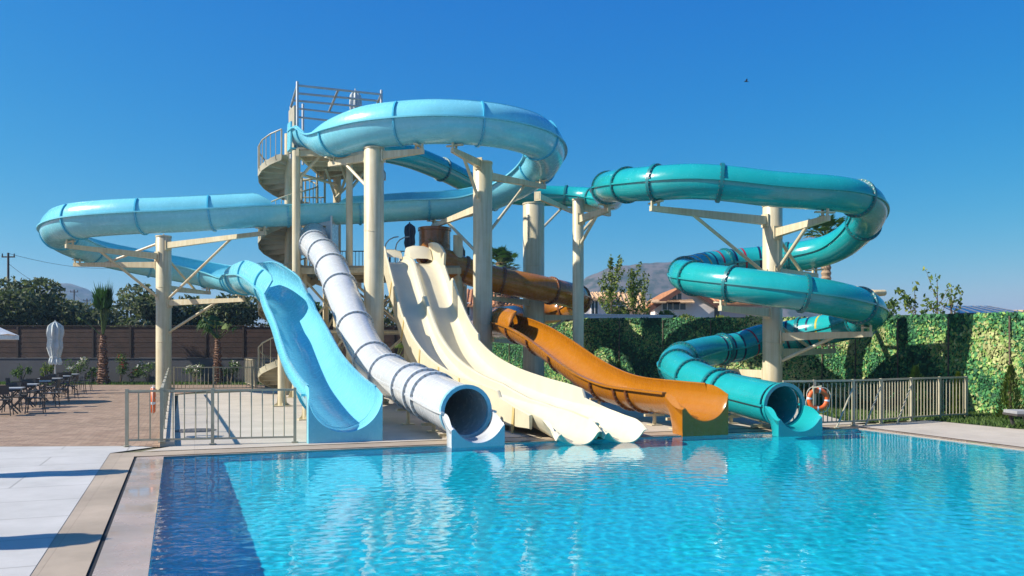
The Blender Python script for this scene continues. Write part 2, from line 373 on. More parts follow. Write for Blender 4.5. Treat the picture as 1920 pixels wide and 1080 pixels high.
mb = MB()
O = offset_pool(.05, .05, .05, .05)
big = [Vector((-1500, 1900, 0)), Vector((1500, 1900, 0)), Vector((1500, -120, 0)), Vector((-1500, -120, 0))]
mb.add([(p.x, p.y, -.02) for p in big] + [(p.x, p.y, -.02) for p in O], [(i, (i + 1) % 4, 4 + (i + 1) % 4, 4 + i) for i in range(4)])
struct('ground', mb, M['ground'])
# basin
mb = MB(); n = 4; dep = -.80
PIN = offset_pool(.004, .004, .004, .004)
mb.add([(p.x, p.y, -.05) for p in PIN] + [(p.x, p.y, dep) for p in POOL], [(i, n + i, n + (i + 1) % n, (i + 1) % n) for i in range(n)] + [(4, 5, 6, 7)])
basin = struct('pool_basin', mb, M['pool']); basin.cycles.is_caustics_receiver = True
mb = MB(); nx, ny = 420, 420                                   # a really rippled surface, so that sunlight gathers on the floor
wr = random.Random(5); WAV = []
for k in range(52):
    lam = .13 * (.75 / .13) ** wr.random(); a = wr.uniform(0, 6.28); WAV.append((6.283 / lam * math.cos(a), 6.283 / lam * math.sin(a), wr.uniform(0, 6.28), (.00090 if lam < .27 else .00048 if lam < .4 else .00024) * lam ** 1.05))
vs = []
for j in range(ny + 1):
    p0, p1 = POOL[0].lerp(POOL[3], j / ny), POOL[1].lerp(POOL[2], j / ny)
    for i in range(nx + 1):
        p = p0.lerp(p1, i / nx); vs.append((p.x, p.y, WZ + sum(h * math.sin(kx * p.x + ky * p.y + f) for kx, ky, f, h in WAV)))
mb.add(vs, [(j * (nx + 1) + i, (j + 1) * (nx + 1) + i, (j + 1) * (nx + 1) + i + 1, j * (nx + 1) + i + 1) for j in range(ny) for i in range(nx)], True)
wat = struct('pool_water', mb, M['water']); wat.cycles.is_caustics_caster = True
# coping: wet stone up to the drain slot on the left, narrow on the other sides
d_in = G(258, 851); d_w = (d_in - A).length
LW = abs((d_in - A).dot(e1))
C1o = offset_pool(LW - .02, .10, .28, .6)
mb = MB(); q = [p for p in C1o]
mb.add([(p.x, p.y, -.010) for p in q] + [(p.x, p.y, -.010) for p in POOL] + [(p.x, p.y, -.058) for p in POOL], [(i, (i + 1) % 4, 4 + (i + 1) % 4, 4 + i) for i in range(4)] + [(4 + i, 4 + (i + 1) % 4, 8 + (i + 1) % 4, 8 + i) for i in range(4)])
struct('pool_coping', mb, M['wetstone'])
C2o = offset_pool(LW + .025, .12, .28, .6)
ring_sheet([C2o[0], C2o[1], C2o[2], C2o[3]], [C1o[0], C1o[1], C1o[2], C1o[3]], -.016, 'drain_slot', M['drain'])
T0 = offset_pool(LW + .47, .75, .28, .6)
ring_sheet(T0, C2o, -.002, 'travertine_border', M['travertine'])
# pale slab deck in front left, camera side and on the right
mb = MB()
fl, fr_ = G(-900, 842), G(250, 836.5)
k0 = T0[0] - dl * .0
far_l = Vector((-40, -10, 0))
kcorner = G(287, 838.5)
mb.add([(p.x, p.y, .002) for p in (Vector((-45, fl.y - 1, 0)), fr_, kcorner, T0[0], T0[3], Vector((-45, T0[3].y - 20, 0)))], [(5, 4, 3, 2, 1, 0)])
mb.add([(p.x, p.y, .002) for p in (T0[3], T0[2], Vector((60, -30, 0)), Vector((-45, -40, 0)))], [(3, 2, 1, 0)])
struct('stone_deck', mb, M['slab'])
mb = MB()
g = [T0[1], G(1652, 796), G(1740, 788), G(1900, 803), G(2300, 830), Vector((26, 4, 0)), T0[2] + dr * 2]
mb.add([(p.x, p.y, .003) for p in g], [tuple(reversed(range(len(g))))])
struct('side_path', mb, M['concrete'])
# brick paving on the left, reaching back to the lawn
ret0, ret1 = G(305, 838.5), G(317, 741)                       # kerb line of the slide pad
mb = MB()
g = [Vector((-45, fl.y - 1, 0)), fr_, G(300, 838.5), ret1 - Vector((.15, 0, 0)), ret1 + Vector((.5, 4.2, 0)), Vector((2, 43.2, 0)), Vector((-60, 43.2, 0))]
mb.add([(p.x, p.y, .004) for p in g], [tuple(range(len(g)))])
struct('brick_paving', mb, M['paver'])
mb = MB()
g = [T0[0] + e1 * .5, T0[1], T0[1] + e1 * 3.4 + e2 * .9, Vector((13, 23.5, 0)), Vector((11.8, 31.0, 0)), Vector((-1.4, 44.4, 0)), Vector((-9, 38.6, 0)), ret1 + Vector((.3, .2, 0)), ret0 + Vector((.12, 0, 0))]
mb.add([(p.x, p.y, .008) for p in g], [tuple(range(len(g)))])
struct('concrete_pad', mb, M['concrete'])
# ------------------------------------------------------------------ sweeps for the slides
def spline(ctrl, step=.2):
    """centripetal Catmull-Rom through (x, y, z, *attrs) resampled about every STEP m -> [(pos, T, S, U, s, attrs)]"""
    C = [Vector(c[:3]) for c in ctrl]; At = [list(c[3:]) for c in ctrl]; n = len(C)
    pts = []; at = []
    for i in range(n - 1):
        p0 = C[i - 1] if i else C[0] * 2 - C[1]; p1, p2 = C[i], C[i + 1]; p3 = C[i + 2] if i + 2 < n else C[-1] * 2 - C[-2]
        t0 = 0; t1 = t0 + (p1 - p0).length ** .5; t2 = t1 + (p2 - p1).length ** .5; t3 = t2 + (p3 - p2).length ** .5
        k = max(2, int((p2 - p1).length / .05))
        for j in range(k if i < n - 2 else k + 1):
            t = t1 + (t2 - t1) * j / k
            a1 = p0 * ((t1 - t) / (t1 - t0)) + p1 * ((t - t0) / (t1 - t0)); a2 = p1 * ((t2 - t) / (t2 - t1)) + p2 * ((t - t1) / (t2 - t1)); a3 = p2 * ((t3 - t) / (t3 - t2)) + p3 * ((t - t2) / (t3 - t2))
            b1 = a1 * ((t2 - t) / (t2 - t0)) + a2 * ((t - t0) / (t2 - t0)); b2 = a2 * ((t3 - t) / (t3 - t1)) + a3 * ((t - t1) / (t3 - t1))
            pts.append(b1 * ((t2 - t) / (t2 - t1)) + b2 * ((t - t1) / (t2 - t1)))
            x = j / k; at.append([p + (q - p) * x for p, q in zip(At[i], At[i + 1])])
    for _ in range(30):                                       # ease out small kinks
        q = [p.copy() for p in pts]
        for i in range(1, len(pts) - 1): q[i] = pts[i] * .5 + (pts[i - 1] + pts[i + 1]) * .25
        pts = q
    s = [0]
    for i in range(1, len(pts)): s.append(s[-1] + (pts[i] - pts[i - 1]).length)
    m = max(2, int(round(s[-1] / step))); out = []; j = 0
    for i in range(m + 1):
        d = s[-1] * i / m
        while j < len(s) - 2 and s[j + 1] < d: j += 1
        x = (d - s[j]) / max(1e-9, s[j + 1] - s[j])
        out.append([pts[j].lerp(pts[j + 1], x), None, None, None, d, [p + (q - p) * x for p, q in zip(at[j], at[j + 1])]])
    for i in range(len(out)):
        T = (out[min(i + 1, m)][0] - out[max(i - 1, 0)][0]).normalized(); S = T.cross(Z).normalized(); U = S.cross(T)
        out[i][1:4] = [T, S, U]
    return out
def at_s(fr, s):
    i = min(range(len(fr)), key=lambda k: abs(fr[k][4] - s)); return fr[i]
def place(f, x, z, y=0.0): return f[0] + f[2] * x + f[3] * z + f[1] * y
def sub(fr, s0, s1): return [f for f in fr if s0 - 1e-6 <= f[4] <= s1 + 1e-6]
def channel(mb, fr, R, hl, hr, t=.025, n=20):
    rings = []
    for f in fr:
        l = hl(f) if callable(hl) else hl; r = hr(f) if callable(hr) else hr
        q = []
        inn = [(-R, l)] + [(-R * math.cos(math.pi * k / n), -R * math.sin(math.pi * k / n)) for k in range(n + 1)] + [(R, r)]
        o = R + t
        outp = [(o, r)] + [(o * math.cos(math.pi * k / n), -o * math.sin(math.pi * k / n)) for k in range(n + 1)] + [(-o, l)]
        rings.append([place(f, x, z) for x, z in inn + outp])
    mb.loft(rings, True, 0, True, True)
def strip(mb, fr, x0, x1, z0, z1):                            # a bar of rectangular section that runs along the path
    rings = []
    for f in fr:
        c = [x(f) if callable(x) else x for x in (x0, x1, z0, z1)]
        rings.append([place(f, c[0], c[2]), place(f, c[1], c[2]), place(f, c[1], c[3]), place(f, c[0], c[3])])
    mb.loft(rings, True, 0, True, True)
def arcw(R, h, x, n=6):                                        # the raised side carries on round the circle, so it leans inward
    ph = math.asin(min(.93, max(0, h) / R)); return [(math.copysign(R * math.cos(ph * k / n), x), R * math.sin(ph * k / n)) for k in range(n + 1)]
def wall(mb, fr, x, h, t=.025, lean=.0):
    rings = []; R = abs(x)
    for f in fr:
        hh = h(f); a = arcw(R, hh, x); b = arcw(R + t, hh * (R + t) / R, x); e = a[-1]
        rings.append([place(f, *p) for p in a] + [place(f, *p) for p in reversed(b)])
    mb.loft(rings, True, 0, True, True)
    cap = [[place(f, p[0] + k * (R * .03), p[1] + dz) for k, dz in ((-1, -.012), (1, -.012), (1, .022), (-1, .022))] for f in fr for p in (arcw(R + t / 2, h(f), x)[-1],)]
    mb.loft(cap, True, 0, True, True)
def rib(mb, f, prof_in, prof_out, w=.05, y=0.0):              # a flange across the path from an inner to an outer open curve
    r = []
    for a, b in zip(prof_in, prof_out):
        r.append([place(f, *a, y - w / 2), place(f, *b, y - w / 2), place(f, *b, y + w / 2), place(f, *a, y + w / 2)])
    mb.loft(r, True, 0, True, True)
def uprof(R, l, r, n=20): return list(reversed(arcw(R, l, -1)))[:-1] + [(-R * math.cos(math.pi * k / n), -R * math.sin(math.pi * k / n)) for k in range(n + 1)] + arcw(R, r, 1)[1:]
def tube_wall(mb, fr, R, t=.025, n=28):
    ring = lambda f, r: [place(f, r * math.cos(2 * math.pi * k / n), r * math.sin(2 * math.pi * k / n)) for k in range(n)]
    rings = [ring(f, R + t) for f in fr] + [ring(f, R) for f in reversed(fr)] + [ring(fr[0], R + t)]
    mb.loft(rings, True, 0, True)
def collar(mb, f, R0, R1, w, n=28, y=0.0):
    ring = lambda r, yy: [place(f, r * math.cos(2 * math.pi * k / n), r * math.sin(2 * math.pi * k / n), yy) for k in range(n)]
    mb.loft([ring(R0, y - w / 2), ring(R1, y - w / 2), ring(R1, y + w / 2), ring(R0, y + w / 2), ring(R0, y - w / 2)], True, 0, True)
def bolts(mb, f, R, w, a0=0, a1=360, n=24, mi=0, r=.016):
    for k in range(n):
        a = R_(a0 + (a1 - a0) * (k + .5) / n)
        for s in (-1, 1):
            c = place(f, R * math.cos(a), R * math.sin(a), s * w / 2)
            mb.beam(c - f[1] * .02, c + f[1] * .02, r * 2, r * 2, f[2] * math.cos(a) + f[3] * math.sin(a) + f[1] * .01, mi)
def apron(mb, f, R, l, r, base, t=.025, flare=.05, W=None, n=28, drop=.16, inn=None, rim=False, ln=.5):
    """the flared end of a flume: its edge rolls outward and drops as a flat front to the water"""
    inn = inn or [(-R, l)] + [(-R * math.cos(math.pi * k / n), -R * math.sin(math.pi * k / n)) for k in range(n + 1)] + [(R, r)]
    cx = (inn[0][0] + inn[-1][0]) / 2; ct = min(inn[0][1], inn[-1][1], .0 if R else 9); W = W or R + .07; zb = base - f[0].z
    e = len(inn) - 1; deep = ct - min(p[1] for p in inn)
    def nrm(i):
        if inn[i][1] >= ct: return (-1, 0) if i < e / 2 else (1, 0)
        a, b = inn[max(0, i - 1)], inn[min(e, i + 1)]; d = (b[0] - a[0], b[1] - a[1]); q = math.hypot(*d); return (d[1] / q, -d[0] / q)
    def outer(p, i):
        x, z = p[0] - cx, p[1] - ct
        if z >= 0: return (cx + (W if i > e / 2 else -W), p[1])
        d = math.hypot(x, z); x, z = x / d, z / d; k = min(W / max(abs(x), 1e-6), (ct - zb) / max(-z, 1e-6)); return (cx + x * k, ct + z * k)
    T2 = Vector((f[1].x, f[1].y, 0)).normalized()
    def sink(i):
        top = inn[0][1] if i < e / 2 else inn[-1][1]; d = (top - inn[i][1]) / max(.01, deep * .55); return max(0, 1 - d) ** 1.5 * (drop if not isinstance(drop, tuple) else drop[0] if i < e / 2 else drop[1])
    pt = lambda x, z, y: f[0] + f[2] * x + Z * z + T2 * y
    def ring(off, y, dn): return [pt(p[0] + nrm(i)[0] * off, p[1] + nrm(i)[1] * off - sink(i) * dn, y) for i, p in enumerate(inn)]
    rings = [ring(0, -.02, 0), ring(0, .12 * ln, .02), ring(.0, .28 * ln, .07), ring(.002, .44 * ln, .17), ring(.006, .60 * ln, .33), ring(.012, .75 * ln, .53), ring(.020, .88 * ln, .75), ring(.034, .96 * ln, .9), ring(flare, ln, .98)]
    oo = [outer(p, i) if not rim else (p[0] + nrm(i)[0] * .055, p[1] + nrm(i)[1] * .055) for i, p in enumerate(inn)]
    rings += [[pt(cx + (x - cx) * k, z - sink(i) * d, y) for i, (x, z) in enumerate(oo)] for k, d, y in (((.985, 1.0, ln + .002), (1, 1.02, ln - .02), (1, .95, ln - .10), (1, .6, ln * .5)) if not rim else ((.99, 1.0, ln - .005), (.99, .9, ln - .08), (.99, .4, ln * .5)))]
    rings.append(ring(t + .01, -.10, .0))
    mb.loft(rings, False, 0, True)
    for j in (0, e):                                           # close the two crests
        c = [r_[j] for r_ in rings]; mb.add(c, [tuple(range(len(c)))], False)

def saddle_legs(root, fr, ss, zlow, R, mat):
    for s in ss:
        f = at_s(fr, s); p = f[0] - f[3] * (R + .03)
        if p.z < .08: continue
        m_ = MB(); m_.tube([(p.x, p.y, .012), (p.x, p.y, p.z + .02)], .045, 8)
        m_.box((p.x, p.y, .022), (.28, .28, .02), .3); m_.beam(p - f[2] * .28 - Z * .03, p + f[2] * .28 - Z * .03, .07, .06)
        m_.build('support_leg', mat, root)

# ================================================================== light blue open slide
C1 = Vector((-2.16, 30.5, 0)); C2 = Vector((-15.0, 35.6, 0)); r2 = 3.95
def circ(C, r, a, z): return (C.x + r * math.cos(R_(a)), C.y + r * math.sin(R_(a)), z)
b_ctrl = [  # x, y, z of the lip level, left wall, right wall
    (-7.95, 32.2, 10.25, .05, .05), (-7.45, 31.2, 10.15, .05, .05), (-6.95, 30.2, 9.72, .02, .02), (-6.45, 29.25, 9.36, 0, 0), (-5.75, 28.35, 9.27, 0, .30), (-4.7, 27.6, 9.28, 0, .58), (-3.4, 27.2, 9.30, 0, .62),
    (*circ(C1, 3.4, -90, 9.31), 0, .62), (*circ(C1, 3.4, -60, 9.30), 0, .62), (*circ(C1, 3.4, -30, 9.27), 0, .62), (*circ(C1, 3.4, 0, 9.12), 0, .62), (*circ(C1, 3.4, 30, 8.8), 0, .6), (*circ(C1, 3.4, 60, 8.35), 0, .58), (*circ(C1, 3.4, 85, 7.98), 0, .55),
    (-4.5, 33.6, 7.78, 0, .5), (-6.6, 33.15, 7.58, 0, .46), (-7.05, 33.0, 7.55, 0, .0), (-9.2, 32.3, 7.36, .0, 0), (-9.9, 32.1, 7.30, .52, 0), (-12.5, 31.75, 7.08, .55, 0),
    (*circ(C2, r2, -90, 6.95), .55, 0), (*circ(C2, r2, -120, 6.86), .55, 0), (*circ(C2, r2, -150, 6.74), .55, 0), (*circ(C2, r2, 180, 6.55), .55, 0), (*circ(C2, r2, 150, 6.28), .52, 0), (*circ(C2, r2, 120, 5.98), .52, 0), (*circ(C2, r2, 90, 5.62), .5, 0),
    (-13.4, 39.0, 5.28, .5, 0), (-12.15, 36.8, 5.02, .5, 0), (-11.25, 34.3, 4.86, .5, .0), (-10.25, 32.0, 4.70, .5, .30), (-9.25, 30.25, 4.55, .52, .52), (-8.42, 28.75, 4.22, .54, .55), (-7.42, 27.0, 3.66, .55, .55), (-7.25, 26.55, 3.49, .55, .55), (-7.2, 26.4, 3.43, .55, .14),
    (-6.75, 25.3, 2.99, .54, .14), (-6.66, 25.1, 2.92, .14, .14), (-6.16, 24.0, 2.47, .14, .14), (-5.3, 21.7, 1.76, .15, .15), (-4.68, 20.0, 1.40, .15, .15), (-3.9, 18.0, 1.05, .15, .16), (-3.33, 16.5, .90, .14, .18)]
RB = .69
bf = spline(b_ctrl, .2); bf = sub(bf, 0, bf[-1][4] - .28); BL = bf[-1][4]
blue = thing('water_slide', 'light blue open slide with two big loops and a wide chute', 'water slide', (-3.3, 16.5, 0))
hlB = lambda f: f[5][0]; hrB = lambda f: f[5][1]
mb = MB(); channel(mb, bf, RB, 0, 0); mb.build('channel', M['blue'], blue)
def runs(fr, h):
    out = []; cur = []
    for f in fr:
        if h(f) > .015: cur.append(f)
        elif cur:
            if len(cur) > 2: out.append(cur)
            cur = []
    if len(cur) > 2: out.append(cur)
    return out
for x, h in ((-RB, hlB), (RB, hrB)):
    for r in runs(bf, h):
        mb = MB(); wall(mb, r, x, h, lean=0); mb.build('raised_wall', M['blue'], blue)
    mb = MB()
    a = math.copysign(RB + .022, x); strip(mb, bf, a, a + math.copysign(.10, x), -.03, .022); mb.build('lip_flange', M['blue'], blue)
s = 1.4
while s < BL - 1.2:
    f = at_s(bf, s); mb = MB(); o = RB + .027
    l_, r_ = [h if h > .25 else 0 for h in (hlB(f), hrB(f))]
    rib(mb, f, uprof(o - .01, l_, r_), uprof(o + .055, l_, r_), .055)
    bolts(mb, f, o + .035, .05, 185, 355, 16)
    mb.build('joint_flange', M['blue_flange'], blue); s += 2.75
f = bf[-1]
mb = MB(); apron(mb, f, RB, .14, .18, .0, W=RB + .05, flare=.04, drop=(.13, .26), ln=.5); mb.build('exit_apron', M['blue'], blue)
f = bf[0]
mb = MB(); q = [(-.95, -.75), (.95, -.75), (.95, .35), (-.95, .35)]
mb.beam(place(f, -.74, -.2, -.1), place(f, -.74, -.2, .5), .06, 1.0, Z); mb.beam(place(f, .74, -.2, -.1), place(f, .74, -.2, .5), .06, 1.0, Z); mb.beam(place(f, -.77, -.72, .2), place(f, .77, -.72, .2), .6, .05, Z)
mb.build('start_panel', M['blue'], blue)
saddle_legs(blue, bf, [BL - 1.0, BL - 3.0], 0, RB, M['steel'])
for y, r in ((26.6, .13), (21.4, .09)):
    f = min(bf[-90:], key=lambda q: abs(q[0].y - y)); p = f[0] - f[3] * RB; mb = MB(); p.x -= .12
    mb.tube([(p.x, p.y, .012), (p.x, p.y, p.z - .06)], r, 14); mb.box((p.x, p.y, .025), (r * 4.4, r * 4.4, .025), .36); mb.box((p.x, p.y, p.z - .22), (.34, .2, .10), .36)
    for k in range(4):
        d = Vector((math.cos(k * math.pi / 2 + .36), math.sin(k * math.pi / 2 + .36), 0)); a = Vector((p.x, p.y, .03)); n = d.cross(Z) * .012
        mb.hexa([a + d * r * .9 - n, a + d * r * 2.1 - n, a + d * r * 2.1 + n, a + d * r * .9 + n, a + d * r * .9 - n + Z * .42, a + d * r * 1.2 - n + Z * .10, a + d * r * 1.2 + n + Z * .10, a + d * r * .9 + n + Z * .42])
    mb.build('support_leg', M['steel'], blue)

# ================================================================== closed tube slides
def tube_slide(root, ctrl, R, mat, fmat, joints, s_end=None, seam=True, sfx=.055, collar_w=.09):
    fr = spline(ctrl, .2); L = fr[-1][4]
    body = sub(fr, 0, s_end if s_end is not None else L)
    mb = MB(); tube_wall(mb, body, R); mb.build('tube', mat, root)
    if seam:
        for sgn in (-1, 1):
            mb = MB(); a = sgn * (R + .02); strip(mb, body, min(a, a + sgn * sfx), max(a, a + sgn * sfx), -.025, .025); mb.build('seam_flange', mat, root)
    for s in joints(body[-1][4]):
        f = at_s(body, s); mb = MB(); collar(mb, f, R + .01, R + .085, collar_w); bolts(mb, f, R + .055, collar_w, n=26, mi=1, r=.013)
        mb.build('joint_flange', [fmat, M['bolt']], root)
    return fr
def tube_exit(root, fr, R, mat, rim, s_end, base, lift=.0):
    f = at_s(fr, s_end)
    mb = MB(); collar(mb, f, R - .03, R + .05, .10); mb.build('mouth_rim', rim, root)
    tail = sub(fr, s_end, fr[-1][4] - .2)
    mb = MB(); channel(mb, tail, R + .005, .0, .0); apron(mb, tail[-1], R + .005, .0, .0, base, W=R + .06, n=28, flare=.045, drop=(.22, .36), ln=.5); mb.build('exit_lip', mat, root)
    for x in (-1, 1):
        mb = MB(); a = x * (R + .02); strip(mb, sub(fr, max(0, s_end - 2.3), fr[-1][4] - .3), min(a, a + x * .07), max(a, a + x * .07), -.02, .022); mb.build('lip_flange', mat, root)

def evenly(first, gap): return lambda L: [first + gap * i for i in range(int((L - .6 - first) / gap) + 1)]
# ---- white
wx = lambda Y: -6.65 + .44 * (29.6 - Y)
w_ctrl = [(wx(32.7) + .2, 32.7, 6.35), (wx(31.8), 31.8, 5.9), (wx(29.6), 29.6, 5.12), (wx(27.4), 27.4, 3.85), (wx(25.5), 25.5, 2.56), (wx(23.6), 23.6, 1.58), (wx(21.8), 21.8, 1.16), (wx(19.6), 19.6, .92), (wx(18.2), 18.2, .76), (wx(16.8), 16.8, .61), (wx(16.05), 16.05, .58)]
white = thing('water_slide', 'white enclosed tube slide with grey bolted rings and a round open mouth', 'water slide', (wx(16.2), 16.2, 0))
RW = .50
wf = spline(w_ctrl, .2); WL = wf[-1][4]
def near_s(fr, x, y): return min(fr, key=lambda f: (f[0].x - x) ** 2 + (f[0].y - y) ** 2)[4]
wj = [near_s(wf, wx(y), y) for y in (31.7, 30.1, 28.8, 27.4, 25.5, 23.5, 21.8, 19.8, 18.9, 18.45)]
tube_slide(white, w_ctrl, RW, M['white'], M['grey_flange'], lambda L: wj, WL - .5, sfx=.02)
tube_exit(white, wf, RW, M['white'], M['rim_blue'], WL - .5, -.10)
mb = MB(); c = Vector(w_ctrl[0]); 
for dx in (-.75, .75): mb.box((c.x + dx, c.y + .2, c.z - .05), (.06, 1.2, 1.55))
mb.box((c.x, c.y - .1, c.z + .55), (1.44, .06, .35)); mb.box((c.x - .6, c.y - .1, c.z - .1), (.24, .06, .94)); mb.box((c.x + .6, c.y - .1, c.z - .1), (.24, .06, .94)); mb.box((c.x, c.y - .1, c.z - .68), (1.44, .06, .22))
mb.build('start_panel', M['white'], white)
saddle_legs(white, wf, [WL - 1.3, WL - 2.6, WL - 4.5], 0, RW + .05, M['steel'])

# ---- teal
RT = .47; C3 = Vector((8.18, 25.8, 0)); rT = 2.75
def PT(u, v, Y): return tuple(P(u, v, Y))
def ch(a, z): return circ(C3, rT, a, z)
t_ctrl = [PT(700, 280, 34.2), PT(722, 282, 34.5), PT(764, 292, 35.2), PT(832, 319, 37), PT(884, 344, 38.6), PT(962, 364, 40), PT(1056, 368, 40.5), PT(1108, 371, 39.8), PT(1142, 374, 37.6), PT(1146, 370, 34), PT(1137, 362, 30.6), PT(1137, 353, 27.8), PT(1164, 348, 25.4), PT(1222, 344, 23.9),
          PT(1300, 340, 23.3), PT(1372, 345, 23.1), PT(1444, 354, 23.05), ch(-60, 6.2), ch(-30, 6.05), ch(0, 5.70), ch(30, 5.18), ch(60, 4.98), ch(90, 4.87), ch(120, 4.7), ch(150, 4.42), ch(180, 4.14), ch(210, 3.88), ch(240, 3.63), ch(270, 3.4), ch(300, 3.18), ch(330, 2.97), ch(360, 2.76), ch(390, 2.55), ch(420, 2.35), ch(445, 2.17),
          PT(1392, 649, 28.3), PT(1330, 658, 27.6), PT(1284, 671, 26.2), PT(1266, 684, 24.4), PT(1300, 709, 22.4), PT(1350, 731, 21.0), PT(1402, 745, 19.9), PT(1462, 759, 18.75), PT(1487, 763, 18.2)]
teal = thing('water_slide', 'teal enclosed tube slide winding in a tall spiral round one column', 'water slide', (6.1, 18.5, 0))
tf = spline(t_ctrl, .2); TL = tf[-1][4]
tj = []
def addj(u, v, Y):
    p = P(u, v, Y); tj.append(min(tf, key=lambda f: (f[0] - p).length)[4])
for a in ((830, 318, 37), (960, 364, 40), (1062, 368, 40.5), (1112, 371, 39.6), (1130, 352, 27.4), (1166, 347, 25), (1213, 344, 23.6), (1356, 343, 22.7)): addj(*a)
for a, z in ((-52, 6.15), (0, 5.85), (62, 5.2), (110, 4.8), (160, 4.3), (193, 4.0), (226, 3.75), (268, 3.4), (309, 3.1), (360, 2.76), (415, 2.4)):
    p = Vector(ch(a, z)); tj.append(min(tf, key=lambda f: (f[0] - p).length)[4])
for a in ((1345, 655, 28.0), (1268, 674, 26.0), (1256, 690, 24.0), (1304, 710, 22.3), (1348, 731, 21.1), (1367, 737, 20.6)): addj(*a)
tube_slide(teal, t_ctrl, RT, M['teal'], M['teal_flange'], lambda L: tj, TL - .45)
tube_exit(teal, tf, RT, M['teal'], M['teal'], TL - .45, -.10)
BANDS = {'navy': pmat('navy_band', (.01, .02, .07), .3), 'red': pmat('red_band', (.30, .02, .04), .3), 'yellow': pmat('yellow_band', (.45, .38, .04), .3)}
for k, (a, z, c) in enumerate([(70, 5.15, 'yellow'), (76, 5.1, 'navy'), (84, 5.05, 'navy'), (95, 4.95, 'red'), (103, 4.85, 'navy'), (117, 4.72, 'red'), (126, 4.65, 'navy'), (135, 4.56, 'yellow'), (146, 4.46, 'yellow'),
                               (398, 2.5, 'yellow'), (406, 2.45, 'navy'), (422, 2.33, 'navy'), (430, 2.28, 'red'), (440, 2.2, 'navy'), (452, 2.12, 'red'), (463, 2.1, 'navy'), (474, 2.0, 'navy'), (484, 1.95, 'navy')]):
    p = Vector(ch(a, z)); f = min(tf, key=lambda q: (q[0] - p).length)
    mb = MB(); collar(mb, f, RT + .015, RT + .032, .07); tag(mb.build('stripe_band', BANDS[c], teal), c + ' band round the tube')
saddle_legs(teal, tf, [TL - 1.2, TL - 2.4, TL - 3.0, TL - 5.0], 0, RT + .05, M['steel'])

# ---- orange: drum, tube, then an open channel
RO = .50
o_ctrl = [PT(795, 470, 32.6), PT(812, 480, 32.5), PT(835, 492, 32.4), PT(870, 507, 32.6), PT(930, 524, 33.0), PT(1000, 538, 33.4), PT(1050, 549, 34.2), PT(1083, 558, 35.8), PT(1086, 569, 37.6), PT(1058, 581, 38.9), PT(1015, 588, 39.1), PT(968, 594, 38.0), PT(938, 598, 35.6), PT(928, 604, 32.6), PT(935, 606, 30.3), PT(955, 605, 28.8),
          PT(1000, 623, 26.9), PT(1042, 650, 25.3), PT(1087, 683, 23.7), PT(1124, 705, 22.5), PT(1165, 721, 21.5), PT(1235, 731, 19.9), PT(1290, 737, 18.7), PT(1316, 739.5, 18.2)]
orange = thing('water_slide', 'orange slide, a tube from a drum in painted shade that opens into a flume', 'water slide', (4.2, 18.1, 0))
of = spline(o_ctrl, .2); OL = of[-1][4]
s_open = near_s(of, *P(935, 606, 30.3)[:2])
oj = [near_s(of, *P(u, 0, Y)[:2]) for u, Y in ((812, 32.5), (868, 32.6), (940, 33.05), (1030, 33.8), (1083, 35.8), (1058, 38.9), (968, 38.0))]
tube_slide(orange, o_ctrl, RO, M['orange'], M['brown_flange'], lambda L: oj, s_open)
op = sub(of, s_open, OL - .5)
mb = MB(); channel(mb, op, RO + .03, .0, .0); apron(mb, op[-1], RO + .03, .20, .0, .0 - .08, W=RO + .10, flare=.05, drop=(.20, .42), ln=.75); mb.build('channel', M['orange'], orange)
for sg in (-1, 1):
    mb = MB(); a = sg * (RO + .05); strip(mb, op, min(a, a + sg * .09), max(a, a + sg * .09), -.025, .025); mb.build('lip_flange', M['orange'], orange)
hr = lambda f: .50 if f[4] - s_open < 2.6 else .004
mb = MB(); wall(mb, op, RO + .03, hr); mb.build('raised_wall', M['orange'], orange)
hl = lambda f: .20 + .30 * max(0, 1 - (f[4] - s_open) / 1.2)
mb = MB(); wall(mb, op, -RO - .03, hl); mb.build('raised_wall', M['orange'], orange)
for du, Y in ((976, 27.7), (1020, 26.1), (1063, 24.6), (1143, 22.0), (1190, 20.9), (1212, 20.4)):
    f = at_s(of, near_s(of, *P(du, 0, Y)[:2])); mb = MB(); o = RO + .055
    rib(mb, f, uprof(o - .01, 0, 0), uprof(o + .06, 0, 0), .07); bolts(mb, f, o + .04, .06, 185, 355, 14, 1)
    mb.build('joint_flange', [M['brown_flange'], M['bolt']], orange)
c = P(815, 485, 33.5); c.z = 0
mb = MB(); mb.lathe([(.60, 5.25), (.64, 5.25), (.64, 6.62), (.68, 6.64), (.68, 6.76), (.60, 6.76), (.60, 5.25)], c, 32); mb.build('start_drum', M['drum'], orange)
saddle_legs(orange, op, [OL - .9, OL - 2.0, OL - 4.6], 0, RO + .06, M['steel'])

# ---- cream racing slide with two lanes
cream = thing('water_slide', 'cream two lane racing slide dropping steeply between the white tube and the orange slide', 'water slide', (1.6, 17.3, 0))
